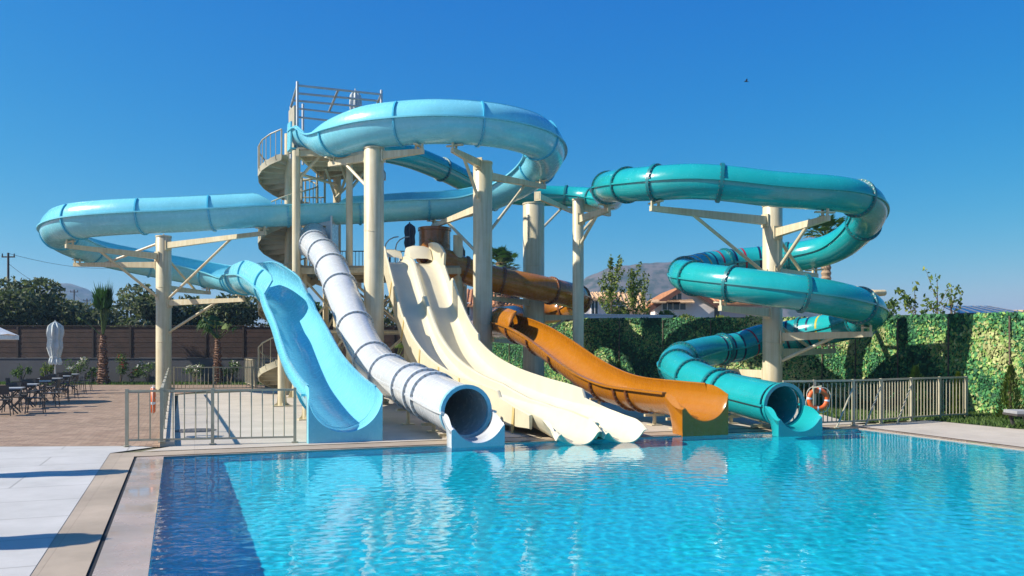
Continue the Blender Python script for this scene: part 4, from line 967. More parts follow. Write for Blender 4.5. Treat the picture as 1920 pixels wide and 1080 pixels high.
# lifebuoys
def lifebuoy(label, c, ax, rot):
    """a ring with its axis along AX"""
    root = thing('lifebuoy', label, 'lifebuoy', c, 'orange lifebuoys on the fences')
    ax = Vector(ax).normalized(); a1 = ax.cross(Z).normalized(); a2 = a1.cross(ax); Rr, rr = .215, .062
    def torus(mb, t0, t1, r, k=40, m=14):
        rings = []
        for i in range(k + 1):
            t = t0 + (t1 - t0) * i / k; d = a1 * math.cos(t) + a2 * math.sin(t)
            rings.append([Vector(c) + d * (Rr + r * math.cos(2 * math.pi * j / m)) + ax * (r * .8 * math.sin(2 * math.pi * j / m)) for j in range(m)])
        mb.loft(rings, True, 0, True)
    mb = MB(); torus(mb, 0, 2 * math.pi, rr); mb.build('ring', M['orange_float'], root)
    for q in range(4):
        t = rot + q * math.pi / 2; mb = MB(); torus(mb, t - .10, t + .10, rr + .004, 6); mb.build('white_band', M['white_band'], root)
        mb = MB(); pts = []
        for i in range(9):
            x = i / 8; tt = t + .1 + (math.pi / 2 - .2) * x; rad = Rr + rr + .004 + .05 * math.sin(math.pi * x)
            pts.append(Vector(c) + (a1 * math.cos(tt) + a2 * math.sin(tt)) * rad)
        mb.tube(pts, .008, 6); mb.build('grab_rope', M['rope'], root)
    return root
pb = G(1530, 802); lz = EYE - (749 - HV) / F * 19.4
lifebuoy('orange lifebuoy facing the pool, on a post beside the teal slide', P(1534, 749, 19.35), (.1, -1, .02), .12)
mp_ = thing('buoy_post', 'slim steel post that holds the lifebuoy by the teal slide', 'post', G(1525, 803.5))
q = G(1525, 803.5); mb = MB(); mb.tube([(q.x, q.y, .012), (q.x, q.y, 1.0)], .025, 8); mb.build('shaft', M['rail'], mp_)
mb = MB(); mb.beam((q.x - .02, q.y - .0, .95), (q.x + .16, q.y - .10, 1.0), .03, .03); mb.build('hook', M['rail'], mp_)
lp = P(287, 750, 17.2); nrm_ = Vector((-dd.y, dd.x, 0))
lifebuoy('orange lifebuoy hung edge on over the long fence beside the brick paving', lp, nrm_, .2)
# manhole
p = G(366, 808); mh = MB(); mh.lathe([(0, .022), (.44, .022), (.46, .016), (.46, .010)], (p.x, p.y, 0), 32)
for k in range(-3, 4): mh.box((p.x + k * .11, p.y, .024), (.03, .6 - abs(k) * .08, .008), .35)
tag(mh.build('manhole_cover', pmat('cast_iron', (.12, .11, .10), .6, scale=8)), 'round iron manhole cover set in the pale slide pad', 'manhole cover')

# ------------------------------------------------------------------ cafe tables and chairs
def make_table():
    root = thing('cafe_table', 'x', 'table', (0, 0, 0), 'cafe tables on the brick paving')
    mb = MB(); mb.box((0, 0, .735), (.78, .78, .03)); mb.build('tabletop', M['tabletop'], root)
    for s in (-1, 1):
        mb = MB(); mb.beam((-.30, s * .27, .015), (.30, s * .27, .715), .035, .03, Vector((0, 1, 0))); mb.beam((.30, s * .245, .015), (-.30, s * .245, .715), .035, .03, Vector((0, 1, 0))); mb.build('crossed_legs', M['dark_metal'], root)
    return root
def make_chair():
    root = thing('cafe_chair', 'x', 'chair', (0, 0, 0), 'cafe chairs round the tables')
    mb = MB(); mb.box((0, 0, .445), (.44, .44, .03)); mb.build('seat', M['wicker'], root)
    mb = MB(); rings = []
    for i in range(7):
        a = -.9 + 1.8 * i / 6; x, y = .25 * math.sin(a), .235 - .05 * (1 - math.cos(a)); rings.append([(x, y, .60), (x, y + .02, .60), (x, y + .055, .86), (x, y + .035, .86)])
    mb.loft(rings, True, 0, True, True); mb.build('backrest', M['wicker'], root)
    for sx in (-1, 1):
        for sy in (-1, 1):
            mb = MB(); mb.tube([(sx * .23, sy * .23, .006), (sx * .19, sy * .19, .44)] + ([(sx * .20, .235, .62)] if sy > 0 else []), .014, 8); mb.build('leg', M['dark_metal'], root)
        mb = MB(); mb.tube([(sx * .2, -.19, .44), (sx * .245, -.15, .64), (sx * .245, .1, .66), (sx * .2, .24, .68)], .013, 8); mb.build('armrest', M['dark_metal'], root)
    return root
tb, chp = make_table(), make_chair()
tdir = -dl                                                      # the row of tables runs away from the camera
tnear = Vector((P(14, 0, 23.6).x, 23.6, .006))
tspots = [(0, 'nearest cafe table of the row, cut by the edge of the picture'), (2.7, 'second cafe table of the row, with a pale top and crossed legs'), (5.6, 'third cafe table of the row, just in front of the closed parasol'), (8.4, 'fourth cafe table of the row, beside the closed parasol pole'), (11.4, 'fifth cafe table of the row, behind the closed parasol'), (14.2, 'farthest cafe table of the row, nearest the oleanders')]
ang = math.atan2(tdir.y, tdir.x) - math.pi / 2
side = Vector((tdir.y, -tdir.x, 0))
WHO = ['nearest', 'second', 'third', 'fourth', 'fifth', 'farthest']
first = True; cfirst = True
for k, (d, lab) in enumerate(tspots):
    c = tnear + tdir * d
    if k == 0: tb.location = c; tb.rotation_euler = (0, 0, ang); tb['label'] = lab
    else: dup_tree(tb, c, ang + rnd.uniform(-.06, .06), lab)
    for j, (off, rz, where) in enumerate((((side * .66), -math.pi / 2, 'on its right side'), ((side * -.66), math.pi / 2, 'on its left side'), ((tdir * .68), 0, 'on its far side'), ((tdir * -.70), math.pi, 'on its near side'))):
        if (k, j) in ((5, 2), (4, 1), (2, 2)): continue
        lb = f'dark woven cafe chair at the {WHO[k]} table, {where}'
        cc = c + off * rnd.uniform(1, 1.12); rr_ = ang + rz + rnd.uniform(-.15, .15)
        if cfirst: chp.location = cc; chp.rotation_euler = (0, 0, rr_); chp['label'] = lb; cfirst = False
        else: dup_tree(chp, cc, rr_, lb)
# sun lounger cut by the right edge
q = G(1908, 806); lg = thing('sun_lounger', 'dark sun lounger on the grass, cut by the edge of the picture', 'sun lounger', (q.x, q.y, 0))
a = Vector((q.x + .02, q.y + .25, 0)); mb = MB(); mb.beam(a + Vector((-.05, 0, .34)), a + Vector((1.95, -.15, .34)), .66, .05); mb.build('frame', M['wicker'], lg)
mb = MB(); mb.beam(a + Vector((-.04, 0, .40)), a + Vector((1.3, -.12, .40)), .62, .07); mb.build('cushion', pmat('lounger_cushion', (.30, .31, .32), .85), lg)
for x, y in ((.12, -.28), (.12, .26), (1.8, -.42), (1.8, .12)):
    mb = MB(); mb.beam(a + Vector((x, y, .31)), a + Vector((x + (.08 if x < 1 else -.08), y, .01)), .06, .06, Vector((0, 1, 0))); mb.build('leg', M['wicker'], lg)

# ------------------------------------------------------------------ plants
def leafcloud(mb, blobs, n, size, mats, rng, flat=0.0, aspect=2.0, shell=.55):
    vol = [b[1][0] * b[1][1] * b[1][2] for b in blobs]; tot = sum(vol)
    for (c, r), v_ in zip(blobs, vol):
        c = Vector(c); k = int(n * v_ / tot)
        for _ in range(k):
            d = Vector((rng.gauss(0, 1), rng.gauss(0, 1), rng.gauss(0, 1))).normalized(); q = shell + (1 - shell) * rng.random() ** .6
            q *= 1 + .12 * math.sin(d.x * 7 + c.x * 3) * math.cos(d.z * 6 + c.y)
            p = c + Vector((d.x * r[0], d.y * r[1], d.z * r[2])) * q
            t = Vector((rng.gauss(0, 1), rng.gauss(0, 1), rng.gauss(0, 1) * (1 - flat))).normalized(); s_ = t.orthogonal().normalized()
            s_ = (Matrix.Rotation(rng.uniform(0, 6.28), 3, t) @ s_); L = size * rng.uniform(.6, 1.35)
            a, b2 = t * L, s_ * L / aspect
            mb.add([p - a, p + b2 * .9 - a * .1, p + a, p - b2 * .9 - a * .1], [(0, 1, 2, 3)], False, mats(rng))
def pick(w):
    def f(rng):
        x = rng.random() * sum(w)
        for i, v_ in enumerate(w):
            x -= v_
            if x < 0: return i
        return len(w) - 1
    return f
def tree(name, label, cat, base, h, w, trunk_h, blobs_n, n, size, mats, wts, group, seed, trunk_r=.16, bare=False):
    rng = random.Random(seed); base = Vector(base)
    root = thing(name, label, cat, base, group); mb = MB(); blobs = []
    for i in range(blobs_n):
        a = rng.uniform(0, 6.28); rr_ = w * rng.uniform(.05, .62); z = trunk_h + (h - trunk_h) * rng.uniform(.22, .86)
        k = w * rng.uniform(.26, .46) * (1.1 - .5 * (z - trunk_h) / (h - trunk_h)); blobs.append((base + Vector((rr_ * math.cos(a), rr_ * math.sin(a), z)), (k, k, k * rng.uniform(.6, .85))))
    mb = MB(); mb.tube([base + Z * -.05, base + Z * trunk_h * .6 + Vector((.06, .03, 0)), base + Z * trunk_h * 1.1], [trunk_r * 1.25, trunk_r, trunk_r * .75], 9)
    for c, r in blobs:
        s0 = base + Z * trunk_h * rng.uniform(.75, 1.05); mb.tube([s0, (s0 + c) / 2 + Vector((rng.uniform(-.2, .2), rng.uniform(-.2, .2), .1)), c], [trunk_r * .5, trunk_r * .33, trunk_r * .12], 6)
    mb.build('trunk', M['trunk'], root)
    mb = MB(); leafcloud(mb, blobs, n, size, pick(wts), rng); mb.build('crown', mats, root)
    return root
# olive trees beyond the brown fence
for k, (u, Y, h, w_, n_, lab) in enumerate(((-70, 50, 5.6, 4.2, 6000, 'olive tree cut by the picture edge, beyond the brown fence'), (38, 52, 6.1, 4.6, 7600, 'tall olive tree behind the utility pole, beyond the brown fence'), (120, 56, 5.6, 3.8, 6000, 'olive tree to the left of the far hill, beyond the brown fence'),
                                          (252, 54, 5.9, 4.0, 7200, 'olive tree between the tall young palm and the blue loop column'), (345, 55, 5.5, 4.2, 6500, 'low olive tree just right of the blue loop column'), (430, 57, 5.3, 4.2, 6000, 'olive tree above the drooping young palm, under the blue slide'), (705, 58, 5.6, 4.4, 5000, 'olive tree seen between the white tube and the cream slide'))):
    b = P(u, 0, Y); b.z = 0
    if k in (3, 4, 5): pass
    tree('olive_tree', lab, 'tree', b, h, w_, 1.5, 13, n_, .17, OLIVE, (4, 5, 2) if k != 3 else (3, 4, 4), 'olive trees beyond the brown fence', 100 + k, .2)
b = P(560, 0, 58); b.z = 0; tree('bushy_tree', 'dark green bushy tree behind the spiral stair and the white tube', 'tree', b, 5.3, 4.5, 1.2, 11, 5000, .18, GREEN, (4, 4, 1), None, 140, .2)
# shrubs along the grey wall
def shrub(label, base, h, w, n, seed, mats=GREEN, wts=(3, 4, 2), flower=0, fm=None, size=.07, name='oleander_shrub', group='oleander shrubs along the grey wall'):
    rng = random.Random(seed); base = Vector(base); root = thing(name, label, 'shrub', base, group)
    mb = MB(); tips = []
    for i in range(7):
        a = rng.uniform(0, 6.28); t = base + Vector((w * .5 * math.cos(a) * rng.uniform(.2, 1), w * .5 * math.sin(a) * rng.uniform(.2, 1), h * rng.uniform(.55, 1))); tips.append(t); mb.tube([base, (base + t) / 2 + Z * .06, t], [.018, .012, .006], 5)
    mb.build('stems', M['trunk'], root)
    mb = MB(); leafcloud(mb, [(t - Z * h * .12, (w * .22, w * .22, h * .22)) for t in tips], n, size, pick(wts), rng, aspect=3, shell=.2); mb.build('leaves', mats, root)
    if flower:
        mb = MB(); leafcloud(mb, [(t, (w * .12, w * .12, h * .08)) for t in tips[:5]], flower, .05, lambda r: 0, rng, aspect=1.2, shell=.3); mb.build('flowers', fm, root)['kind'] = 'stuff'
for k, (u, Y, h, w_, lab, fl_, fm_) in enumerate(((40, 44.2, 1.0, .8, 'small green shrub at the wall behind the tables', 0, None), (93, 44.3, 1.15, .7, 'upright yellow green shrub at the wall beside the closed parasol', 0, None), (141, 43.8, 1.45, 1.3, 'white flowering oleander at the wall left of the tall young palm', 120, FLOWER), (175, 44.2, .9, .7, 'low oleander right at the foot of the tall young palm', 30, FLOWER),
                                                 (226, 44.2, 1.55, 1.0, 'tall thin oleander at the wall right of the tall young palm', 30, FLOWERR), (246, 43.8, .95, 1.0, 'low oleander with a few red flowers at the wall', 60, FLOWERR), (279, 44.0, 1.3, 1.3, 'round oleander at the wall just left of the loop column', 20, FLOWER), (366, 43.6, 1.1, 1.5, 'white flowering oleander seen through the back fence', 160, FLOWER), (432, 44.0, 1.2, 1.3, 'green oleander seen through the back fence near the pump cabinet', 30, FLOWER))):
    b = P(u, 0, Y); b.z = 0; shrub(lab, b, h, w_, 520, 300 + k, YOUNG if k == 1 else GREEN, (3, 4, 2), fl_, fm_)
# young fan palms
def fan_leaf(mb, base, d, L, fan, droop, rng, mi=0, nb=16, up=Z):
    """a stalk from BASE along D, then a fan of folded blades"""
    d = Vector(d).normalized(); tip = base + d * L; sd_ = d.cross(up)
    if sd_.length < .05: sd_ = d.orthogonal()
    sd_.normalize(); nm = sd_.cross(d)
    for i in range(nb):
        a = -1.15 + 2.3 * i / (nb - 1); v = (d * math.cos(a) + sd_ * math.sin(a)).normalized(); l = fan * (1 - .25 * abs(a) / 1.2) * rng.uniform(.85, 1.1); w_ = fan * .06
        q = v.cross(nm).normalized() * w_; e = tip + v * l - Z * droop * l * rng.uniform(.6, 1.2); m_ = tip + v * l * .55 - Z * droop * l * .12 + nm * .02
        mb.add([tip, m_ - q, e, m_ + q], [(0, 1, 2, 3)], False, mi)
def palm(name, label, base, zc, r0, r1, leaves, seed, group=None, bark='palmtrunk', ring=.13, skirt=0):
    rng = random.Random(seed); base = Vector(base); root = thing(name, label, 'palm tree', base, group)
    pts = []; rs = []; k = int(zc / ring) + 1
    for i in range(k + 1):
        t = i / k; z = zc * t; r = r0 + (r1 - r0) * t ** .8
        pts += [base + Z * z, base + Z * (z + zc / k * .55)]; rs += [r * .92, r * 1.12]
    mb = MB(); mb.tube(pts, rs, 14)
    if bark == 'palmtrunk':                                     # stubs of cut leaf stalks
        for i in range(int(k * 5)):
            t = rng.random() * .97; a = rng.uniform(0, 6.28); r = (r0 + (r1 - r0) * t ** .8); d = Vector((math.cos(a), math.sin(a), 0)); p_ = base + Z * zc * t + d * r * .95
            mb.beam(p_, p_ + d * r * .4 + Z * r * .7, r * .45, r * .16, d)
    mb.build('trunk', M[bark], root)
    mb = MB(); mst = MB(); top = base + Z * zc
    for (d, L, fan, droop, mi, n_) in leaves(rng):
        d = Vector(d).normalized(); mst.tube([top - Z * .05, top + d * L * .5 + Z * .02, top + d * L], [.03, .022, .012], 5); fan_leaf(mb, top, d, L, fan, droop, rng, mi, n_)
    mst.build('stalks', PALMG[1], root); mb.build('fronds', PALMG, root)
    return root
def up_leaves(rng):
    return [((rng.gauss(.05, .09), rng.gauss(0, .09), 1), rng.uniform(1.25, 1.85), rng.uniform(.65, .95), -.55, 0, 16) for _ in range(15)] + [((-.8, -.2, .72), 1.3, .5, .6, 1, 10), ((.22, .1, 1), 1.4, .7, .5, 1, 10)]
def droop_leaves(rng):
    o = []
    for i in range(15):
        a = rng.uniform(0, 6.28); a = math.pi + rng.gauss(0, .9) if i < 9 else a
        o.append(((math.cos(a) * .75, math.sin(a) * .5, .75 + rng.uniform(-.3, .5)), rng.uniform(.6, 1.15), rng.uniform(.55, .8), rng.uniform(.5, 1.1), 1 if rng.random() < .5 else 0, 12))
    return o
def crown_leaves(rng):
    o = []
    for i in range(52):
        a = rng.uniform(0, 6.28); e = rng.uniform(-.5, 1.4); o.append(((math.cos(a) * math.cos(e), math.sin(a) * math.cos(e), math.sin(e)), rng.uniform(.6, 1.1), rng.uniform(.6, .85), .25 if e > 0 else .6, 0 if e > .1 else (1 if rng.random() < .4 else 2), 12))
    return o
def bp(u, v): return G(u, v)
palm('fan_palm', 'young fan palm with its green leaves tied upright and a shaggy brown trunk', P(193, 0, 43.5) * Vector((1, 1, 0)).length if False else Vector((P(193, 0, 43.5).x, 43.5, 0)), 2.55, .27, .13, up_leaves, 401, 'young fan palms by the grey wall')
palm('fan_palm', 'short young fan palm with drooping yellow green leaves, in front of the brown fence', Vector((P(408, 0, 43.5).x, 43.5, 0)), 2.35, .24, .12, droop_leaves, 402, 'young fan palms by the grey wall')
palm('fan_palm', 'small fan palm glimpsed behind the cream slide supports', Vector((P(742, 0, 43.2).x, 43.2, 0)), 1.1, .2, .12, droop_leaves, 403, 'young fan palms by the grey wall')
palm('tall_palm', 'tall palm with a round crown behind the teal spiral', Vector((P(1549, 0, 46).x, 46, 0)), 8.0, .30, .24, crown_leaves, 404, None, 'palmtrunk_far', .3)
palm('tall_palm', 'distant palm crown with a brown skirt right of the cream slide', Vector((P(937, 0, 62).x, 62, 0)), 8.2, .34, .28, crown_leaves, 405, None, 'palmtrunk', .3)
palm('tall_palm', 'distant palm, the smaller one close to the thickest column', Vector((P(951, 0, 64).x, 64, 0)), 8.0, .32, .28, crown_leaves, 406, None, 'palmtrunk', .3)

# ------------------------------------------------------------------ wall, brown fence, lawn strip
WY = 45.0
gw = thing('garden_wall', 'low grey rendered wall under the brown board fence', 'wall', (-15, WY, 0))
mb = MB(); mb.box((-19, WY + .1, .66), (62, .2, 1.36)); mb.build('wall_body', M['greywall'], gw)
mb = MB(); mb.box((-19, WY + .1, 1.365), (62, .26, .05)); mb.build('coping', M['greywall'], gw)
bfce = thing('board_fence', 'dark brown horizontal board fence on top of the grey wall', 'fence', (-15, WY, 1.39))
pw_ = 2.05; x = -49.5; i = 0
while x < 11.5:
    mb = MB()
    for k in range(12): mb.box((x + pw_ / 2, WY + .09 + .008 * (k % 2), 1.40 + .07 + k * .139), (pw_ - .1, .03, .146))
    mb.build('board_panel', M['brownfence'], bfce)
    mb = MB(); mb.box((x, WY + .09, 1.39 + .86), (.1, .1, 1.72)); mb.build('post', M['brownpost'], bfce)
    x += pw_
mb = MB(); mb.box((-19, WY + .09, 3.13), (62, .12, .05)); mb.build('cap_rail', M['brownpost'], bfce)
def grass_field(name, inside, box, n, h, seed, mats=GREEN):
    rng = random.Random(seed); mb = MB(); k = 0
    while k < n:
        x, y = rng.uniform(box[0], box[1]), rng.uniform(box[2], box[3])
        if not inside(x, y): continue
        a = rng.uniform(0, 6.28); l = h * rng.uniform(.5, 1.3); w_ = l * .22; t = Vector((rng.gauss(0, .3), rng.gauss(0, .3), 1)) * l; d = Vector((math.cos(a), math.sin(a), 0)) * w_
        p = Vector((x, y, -.005)); mb.add([p - d, p + d, p + t], [(0, 1, 2)], False, 0 if rng.random() < .3 else (1 if rng.random() < .6 else 2)); k += 1
    return tag(mb.build(name, mats), 'short mown grass', 'grass', None, 'stuff')
def inpoly(poly):
    def f(x, y):
        r = False; n = len(poly)
        for i in range(n):
            (x1, y1), (x2, y2) = poly[i], poly[(i + 1) % n]
            if (y1 > y) != (y2 > y) and x < (x2 - x1) * (y - y1) / (y2 - y1) + x1: r = not r
        return r
    return f
lawnL = [(-46, 43.0), (3, 43.0), (3, 44.98), (-46, 44.98)]
mb = MB(); mb.add([(x, y, .007) for x, y in lawnL], [(0, 1, 2, 3)]); struct('lawn_strip', mb, M['lawn'])
grass_field('grass', inpoly(lawnL), (-40, 0, 43, 44.98), 16000, .13, 51)
gR = [tuple(G(1742, 788.5).xy), tuple(G(1905, 804.5).xy), tuple(G(2250, 826).xy), (16.0, 18.0), (13.9, 20.4), (12.1, 30.9), (8.0, 31.5), (8.0, 24.2), tuple((rpts[3] + Vector((.2, .4, 0))).xy), tuple((rpts[5] + Vector((0, .25, 0))).xy), tuple((rpts[6] + Vector((.1, .1, 0))).xy)]
gR = [tuple(G(1742, 788.5).xy), tuple(G(1905, 804.5).xy), tuple(G(2250, 826).xy), (17.0, 18.0), (14.2, 20.4), (12.4, 30.9), (9.5, 31.5), tuple((rpts[2] + Vector((.3, 1.0, 0))).xy), tuple((rpts[3] + Vector((.2, .5, 0))).xy), tuple((rpts[4] + Vector((.1, .3, 0))).xy)]
mb = MB(); mb.add([(x, y, .012) for x, y in gR], [tuple(range(len(gR)))]); struct('lawn', mb, M['lawn'])
grass_field('grass', inpoly(gR), (7, 20, 14, 31), 26000, .10, 52)

# ------------------------------------------------------------------ leafy green screen
HA, HB, HC = Vector((13.95, 20.0, 0)), Vector((12.05, 31.0, 0)), Vector((-1.6, 44.7, 0))
HA = HB + (HA - HB) * 1.25
def hz(p):                                                      # the height of its top
    return 2.72 if p is HA else 3.07 if p is HB else 3.50
scr = thing('leaf_screen', 'tall green screen of artificial camouflage leaves behind the teal slide', 'screen', (HB.x, HB.y, 0))
back = pmat('screen_backing', (.02, .055, .025), .9, var=.5, scale=6, c2=(.06, .10, .03))
rng = random.Random(77)
for a, b, nleaf, sz in ((HA, HB, 21000, .062), (HB, HC, 25000, .058)):
    d = (b - a).normalized(); nn_ = Vector((-d.y, d.x, 0)); L = (b - a).length; za, zb = hz(a), hz(b)
    if nn_.y > 0: nn_ = -nn_
    mb = MB(); q = nn_ * -.03
    mb.hexa([a + Z * 0 - nn_ * .06, b - nn_ * .06, b, a, a - nn_ * .06 + Z * za, b - nn_ * .06 + Z * zb, b + Z * zb, a + Z * za]); mb.build('backing', back, scr)
    mb = MB()
    for _ in range(nleaf):
        t = rng.random(); zt_ = za + (zb - za) * t; z = rng.uniform(.04, zt_ - .01); p = a.lerp(b, t) + nn_ * rng.uniform(.0, .05) + Z * z
        cell = math.sin(p.x * 2.1 + p.y * 1.3) + math.sin(z * 3.1 + p.x * 1.1) + math.sin(p.y * 2.7 - z * 2.0) + rng.gauss(0, 1.25)
        mi = 0 if cell < -.9 else 1 if cell < .75 else 2 if cell < 1.9 else 3
        l = sz * rng.uniform(.6, 1.5); u_ = (d * rng.gauss(0, 1) + Z * rng.gauss(0, 1) + nn_ * rng.gauss(0, .28)).normalized(); w_ = u_.cross(nn_ + d * rng.gauss(0, .35) + Z * rng.gauss(.35, .3)).normalized() * l * .6; u_ *= l
        mb.add([p - u_, p + w_, p + u_ * .9, p - w_], [(0, 1, 2, 3)], False, mi)
    mb.build('leaf_face', CAMO, scr)
    for k in range(int(L / 2.4) + 1):
        p = a + d * (k * 2.4 + .4); zt_ = za + (zb - za) * (k * 2.4 + .4) / L; mb = MB(); mb.tube([p + nn_ * .085, p + nn_ * .085 + Z * (zt_ - .1)], .022, 7); mb.build('slim_stake', M['trunk'], scr)
def conifer(label, base, h, w, seed):
    rng = random.Random(seed); base = Vector(base); root = thing('young_conifer', label, 'conifer', base, 'young conifers in front of the green screen')
    mb = MB(); mb.tube([base, base + Z * h * .9], [.035, .01], 7); mb.build('trunk', M['trunk'], root)
    mb = MB()
    for _ in range(2600):
        t = rng.random() ** 1.2; a = rng.uniform(0, 6.28); r = w * .5 * (1 - t) ** .75 * rng.uniform(.35, 1.0) * (1 + .25 * math.sin(a * 4 + t * 14)); p = base + Vector((r * math.cos(a), r * math.sin(a), .06 + t * h * .98))
        d = Vector((math.cos(a) * .5, math.sin(a) * .5, 1)).normalized() * .10 * rng.uniform(.6, 1.4); s_ = d.orthogonal().normalized() * .022
        mb.add([p, p + d * .5 + s_, p + d, p + d * .5 - s_], [(0, 1, 2, 3)], False, pick((3, 4, 3))(rng))
    mb.build('foliage', GREEN if seed == 503 else YOUNG, root)
for k, (u, v, h, w_, lab) in enumerate(((1796, 783, 1.12, .42, 'narrow young conifer at the right end of the barred fence'), (1895, 789, 1.35, .75, 'bright young conifer near the picture edge, in front of the green screen'), (1716, 782, 1.3, .8, 'dark young conifer behind the barred fence, in the shade of the slide'), (1160, 712, 1.2, .5, 'thin yellow green conifer at the screen, behind the orange slide'))):
    b = G(u, v); 
    if k == 3: b = Vector((P(1160, 0, 37.4).x, 37.4, 0))
    conifer(lab, b, h, w_, 501 + k)
shr = [(1850, 24.3, .9, .9, 'low bush at the foot of the screen between the two conifers'), (1640, 26.5, .8, 1.0, 'low bush in the shade behind the barred fence'), (1500, 27.5, .8, 1.0, 'low bush behind the barred fence near the lifebuoy')]
for k, (u, Y, h, w_, lab) in enumerate(shr):
    b = P(u, 0, Y); b.z = 0; shrub(lab, b, h, w_, 900, 520 + k, GREEN, (3, 4, 2), 0, None, .05, 'low_bush', 'low bushes at the foot of the screen')
# saplings that stick out above the screen
def sapling(label, base, h, w, n, seed, z_leaf=.35, stems=5, group=None, mats=YOUNG, size=.11):
    rng = random.Random(seed); base = Vector(base); root = thing('young_tree', label, 'tree', base, group); mb = MB(); ml = MB()
    mb.tube([base, base + Vector((.05, 0, h * .5)), base + Z * h], [.05, .035, .008], 7)
    for i in range(stems):
        t = z_leaf + (.9 - z_leaf) * i / max(1, stems - 1); a = rng.uniform(0, 6.28); s0 = base + Z * h * t * .9; e = s0 + Vector((math.cos(a) * w * .5, math.sin(a) * w * .5, h * rng.uniform(.14, .28)))
        mb.tube([s0, s0.lerp(e, .5) - Z * .05, e], [.018, .012, .005], 5); leafcloud(ml, [(s0.lerp(e, q), (w * .16, w * .16, h * .05)) for q in (.4, .7, 1.0)], n // stems, size, pick((3, 4, 3)), rng, aspect=1.7, shell=.1)
    leafcloud(ml, [(base + Z * h * q, (w * .13, w * .13, h * .07)) for q in (.75, .88, 1.0)], n // 4, size, pick((3, 4, 3)), rng, aspect=1.7, shell=.1)
    mb.build('trunk', M['trunk'], root); ml.build('crown', mats, root)
for k, (u, Y, vtop, w_, n, lab) in enumerate(((1715, 33, 541, 1.2, 190, 'sapling with thick leafy tip above the screen, right of the teal spiral'), (1757, 34, 521, .9, 90, 'tallest thin sapling above the screen, left of the solar roof'), (1783, 34.5, 540, .8, 80, 'bent thin sapling above the screen, over the solar roof'), (1668, 36, 572, 2.2, 420, 'bushy young tree top just right of the teal spiral'))):
    b = P(u, 0, Y); b.z = 0; sapling(lab, b, zt(vtop, Y), w_, n, 600 + k, .62 if k < 3 else .5, 5, 'saplings beyond the screen', YOUNG if k < 3 else GREEN, .10)
for k, (u, Y, vtop, w_, n, lab) in enumerate(((1145, 48, 494, 1.3, 1500, 'slender poplar in front of the beige house'), (1186, 49, 514, 1.2, 1300, 'slender poplar right of the beige house'), (1207, 51, 516, .8, 400, 'thin poplar nearest the gabled house'))):
    b = P(u, 0, Y); b.z = 0; sapling(lab, b, zt(vtop, Y), w_, n, 620 + k, .42, 13, 'slender poplars by the houses', YOUNG, .085)
for k, (u, Y, h, w_, n, lab, mt) in enumerate(((1212, 50, 4.9, 1.6, 1700, 'dark spiky bush between the two houses', GREEN), (1246, 49, 4.3, 1.7, 1700, 'round green bush under the gabled house', GREEN), (1290, 49, 4.3, 1.9, 1700, 'light green bush right of the gabled house', YOUNG), (1135, 49, 4.0, 1.4, 900, 'low bush under the beige house', YOUNG), (1390, 47, 4.5, 2.6, 1800, 'leafy bush behind the screen under the spiral', GREEN), (1330, 48, 4.1, 2.0, 1500, 'bush in front of the pink wing', YOUNG))):
    b = P(u, 0, Y); b.z = 0; tree('garden_bush', lab, 'bush', b, h, w_, .8, 8, n, .14, mt, (4, 4, 2), 'garden bushes by the houses', 640 + k, .06)

# ------------------------------------------------------------------ houses beyond the screen
def window(root, c, w_, h, rz=0.0, hood=False):
    mb = MB(); mb.box(c, (w_ + .16, .10, h + .16), rz); f_ = mb.build('window', M['white_band'], root)
    d = Vector((math.sin(rz), -math.cos(rz), 0)); mb = MB(); mb.box(Vector(c) + d * .045, (w_, .06, h), rz); mb.build('pane', M['window'], f_)
    mb = MB(); mb.box(Vector(c) + d * .07, (.05, .05, h), rz); mb.build('mullion', M['white_band'], f_)
def gable_roof(root, c, w_, l, z0, rise, mat, over=.3, th=.14, axis='y'):
    """two tiled slopes; the ridge runs along AXIS"""
    for s in (-1, 1):
        mb = MB(); n = 1
        if axis == 'y': pts = [(s * (w_ / 2 + over), -l / 2 - over, z0 - over * rise / (w_ / 2)), (s * (w_ / 2 + over), l / 2 + over, z0 - over * rise / (w_ / 2)), (0, l / 2 + over, z0 + rise), (0, -l / 2 - over, z0 + rise)]
        else: pts = [(-l / 2 - over, s * (w_ / 2 + over), z0 - over * rise / (w_ / 2)), (l / 2 + over, s * (w_ / 2 + over), z0 - over * rise / (w_ / 2)), (l / 2 + over, 0, z0 + rise), (-l / 2 - over, 0, z0 + rise)]
        q = [Vector(c) + Vector(p) for p in pts]; mb.hexa(q + [p + Z * th for p in q])
        e0, e1_, r1_, r0_ = [p + Z * (th + .03) for p in q]
        for k in range(int((e1_ - e0).length / .3)):
            t = (k + .5) / int((e1_ - e0).length / .3); mb.tube([e0.lerp(e1_, t), r0_.lerp(r1_, t)], .07, 6, smooth=True)
        mb.build('roof', M[mat], root)
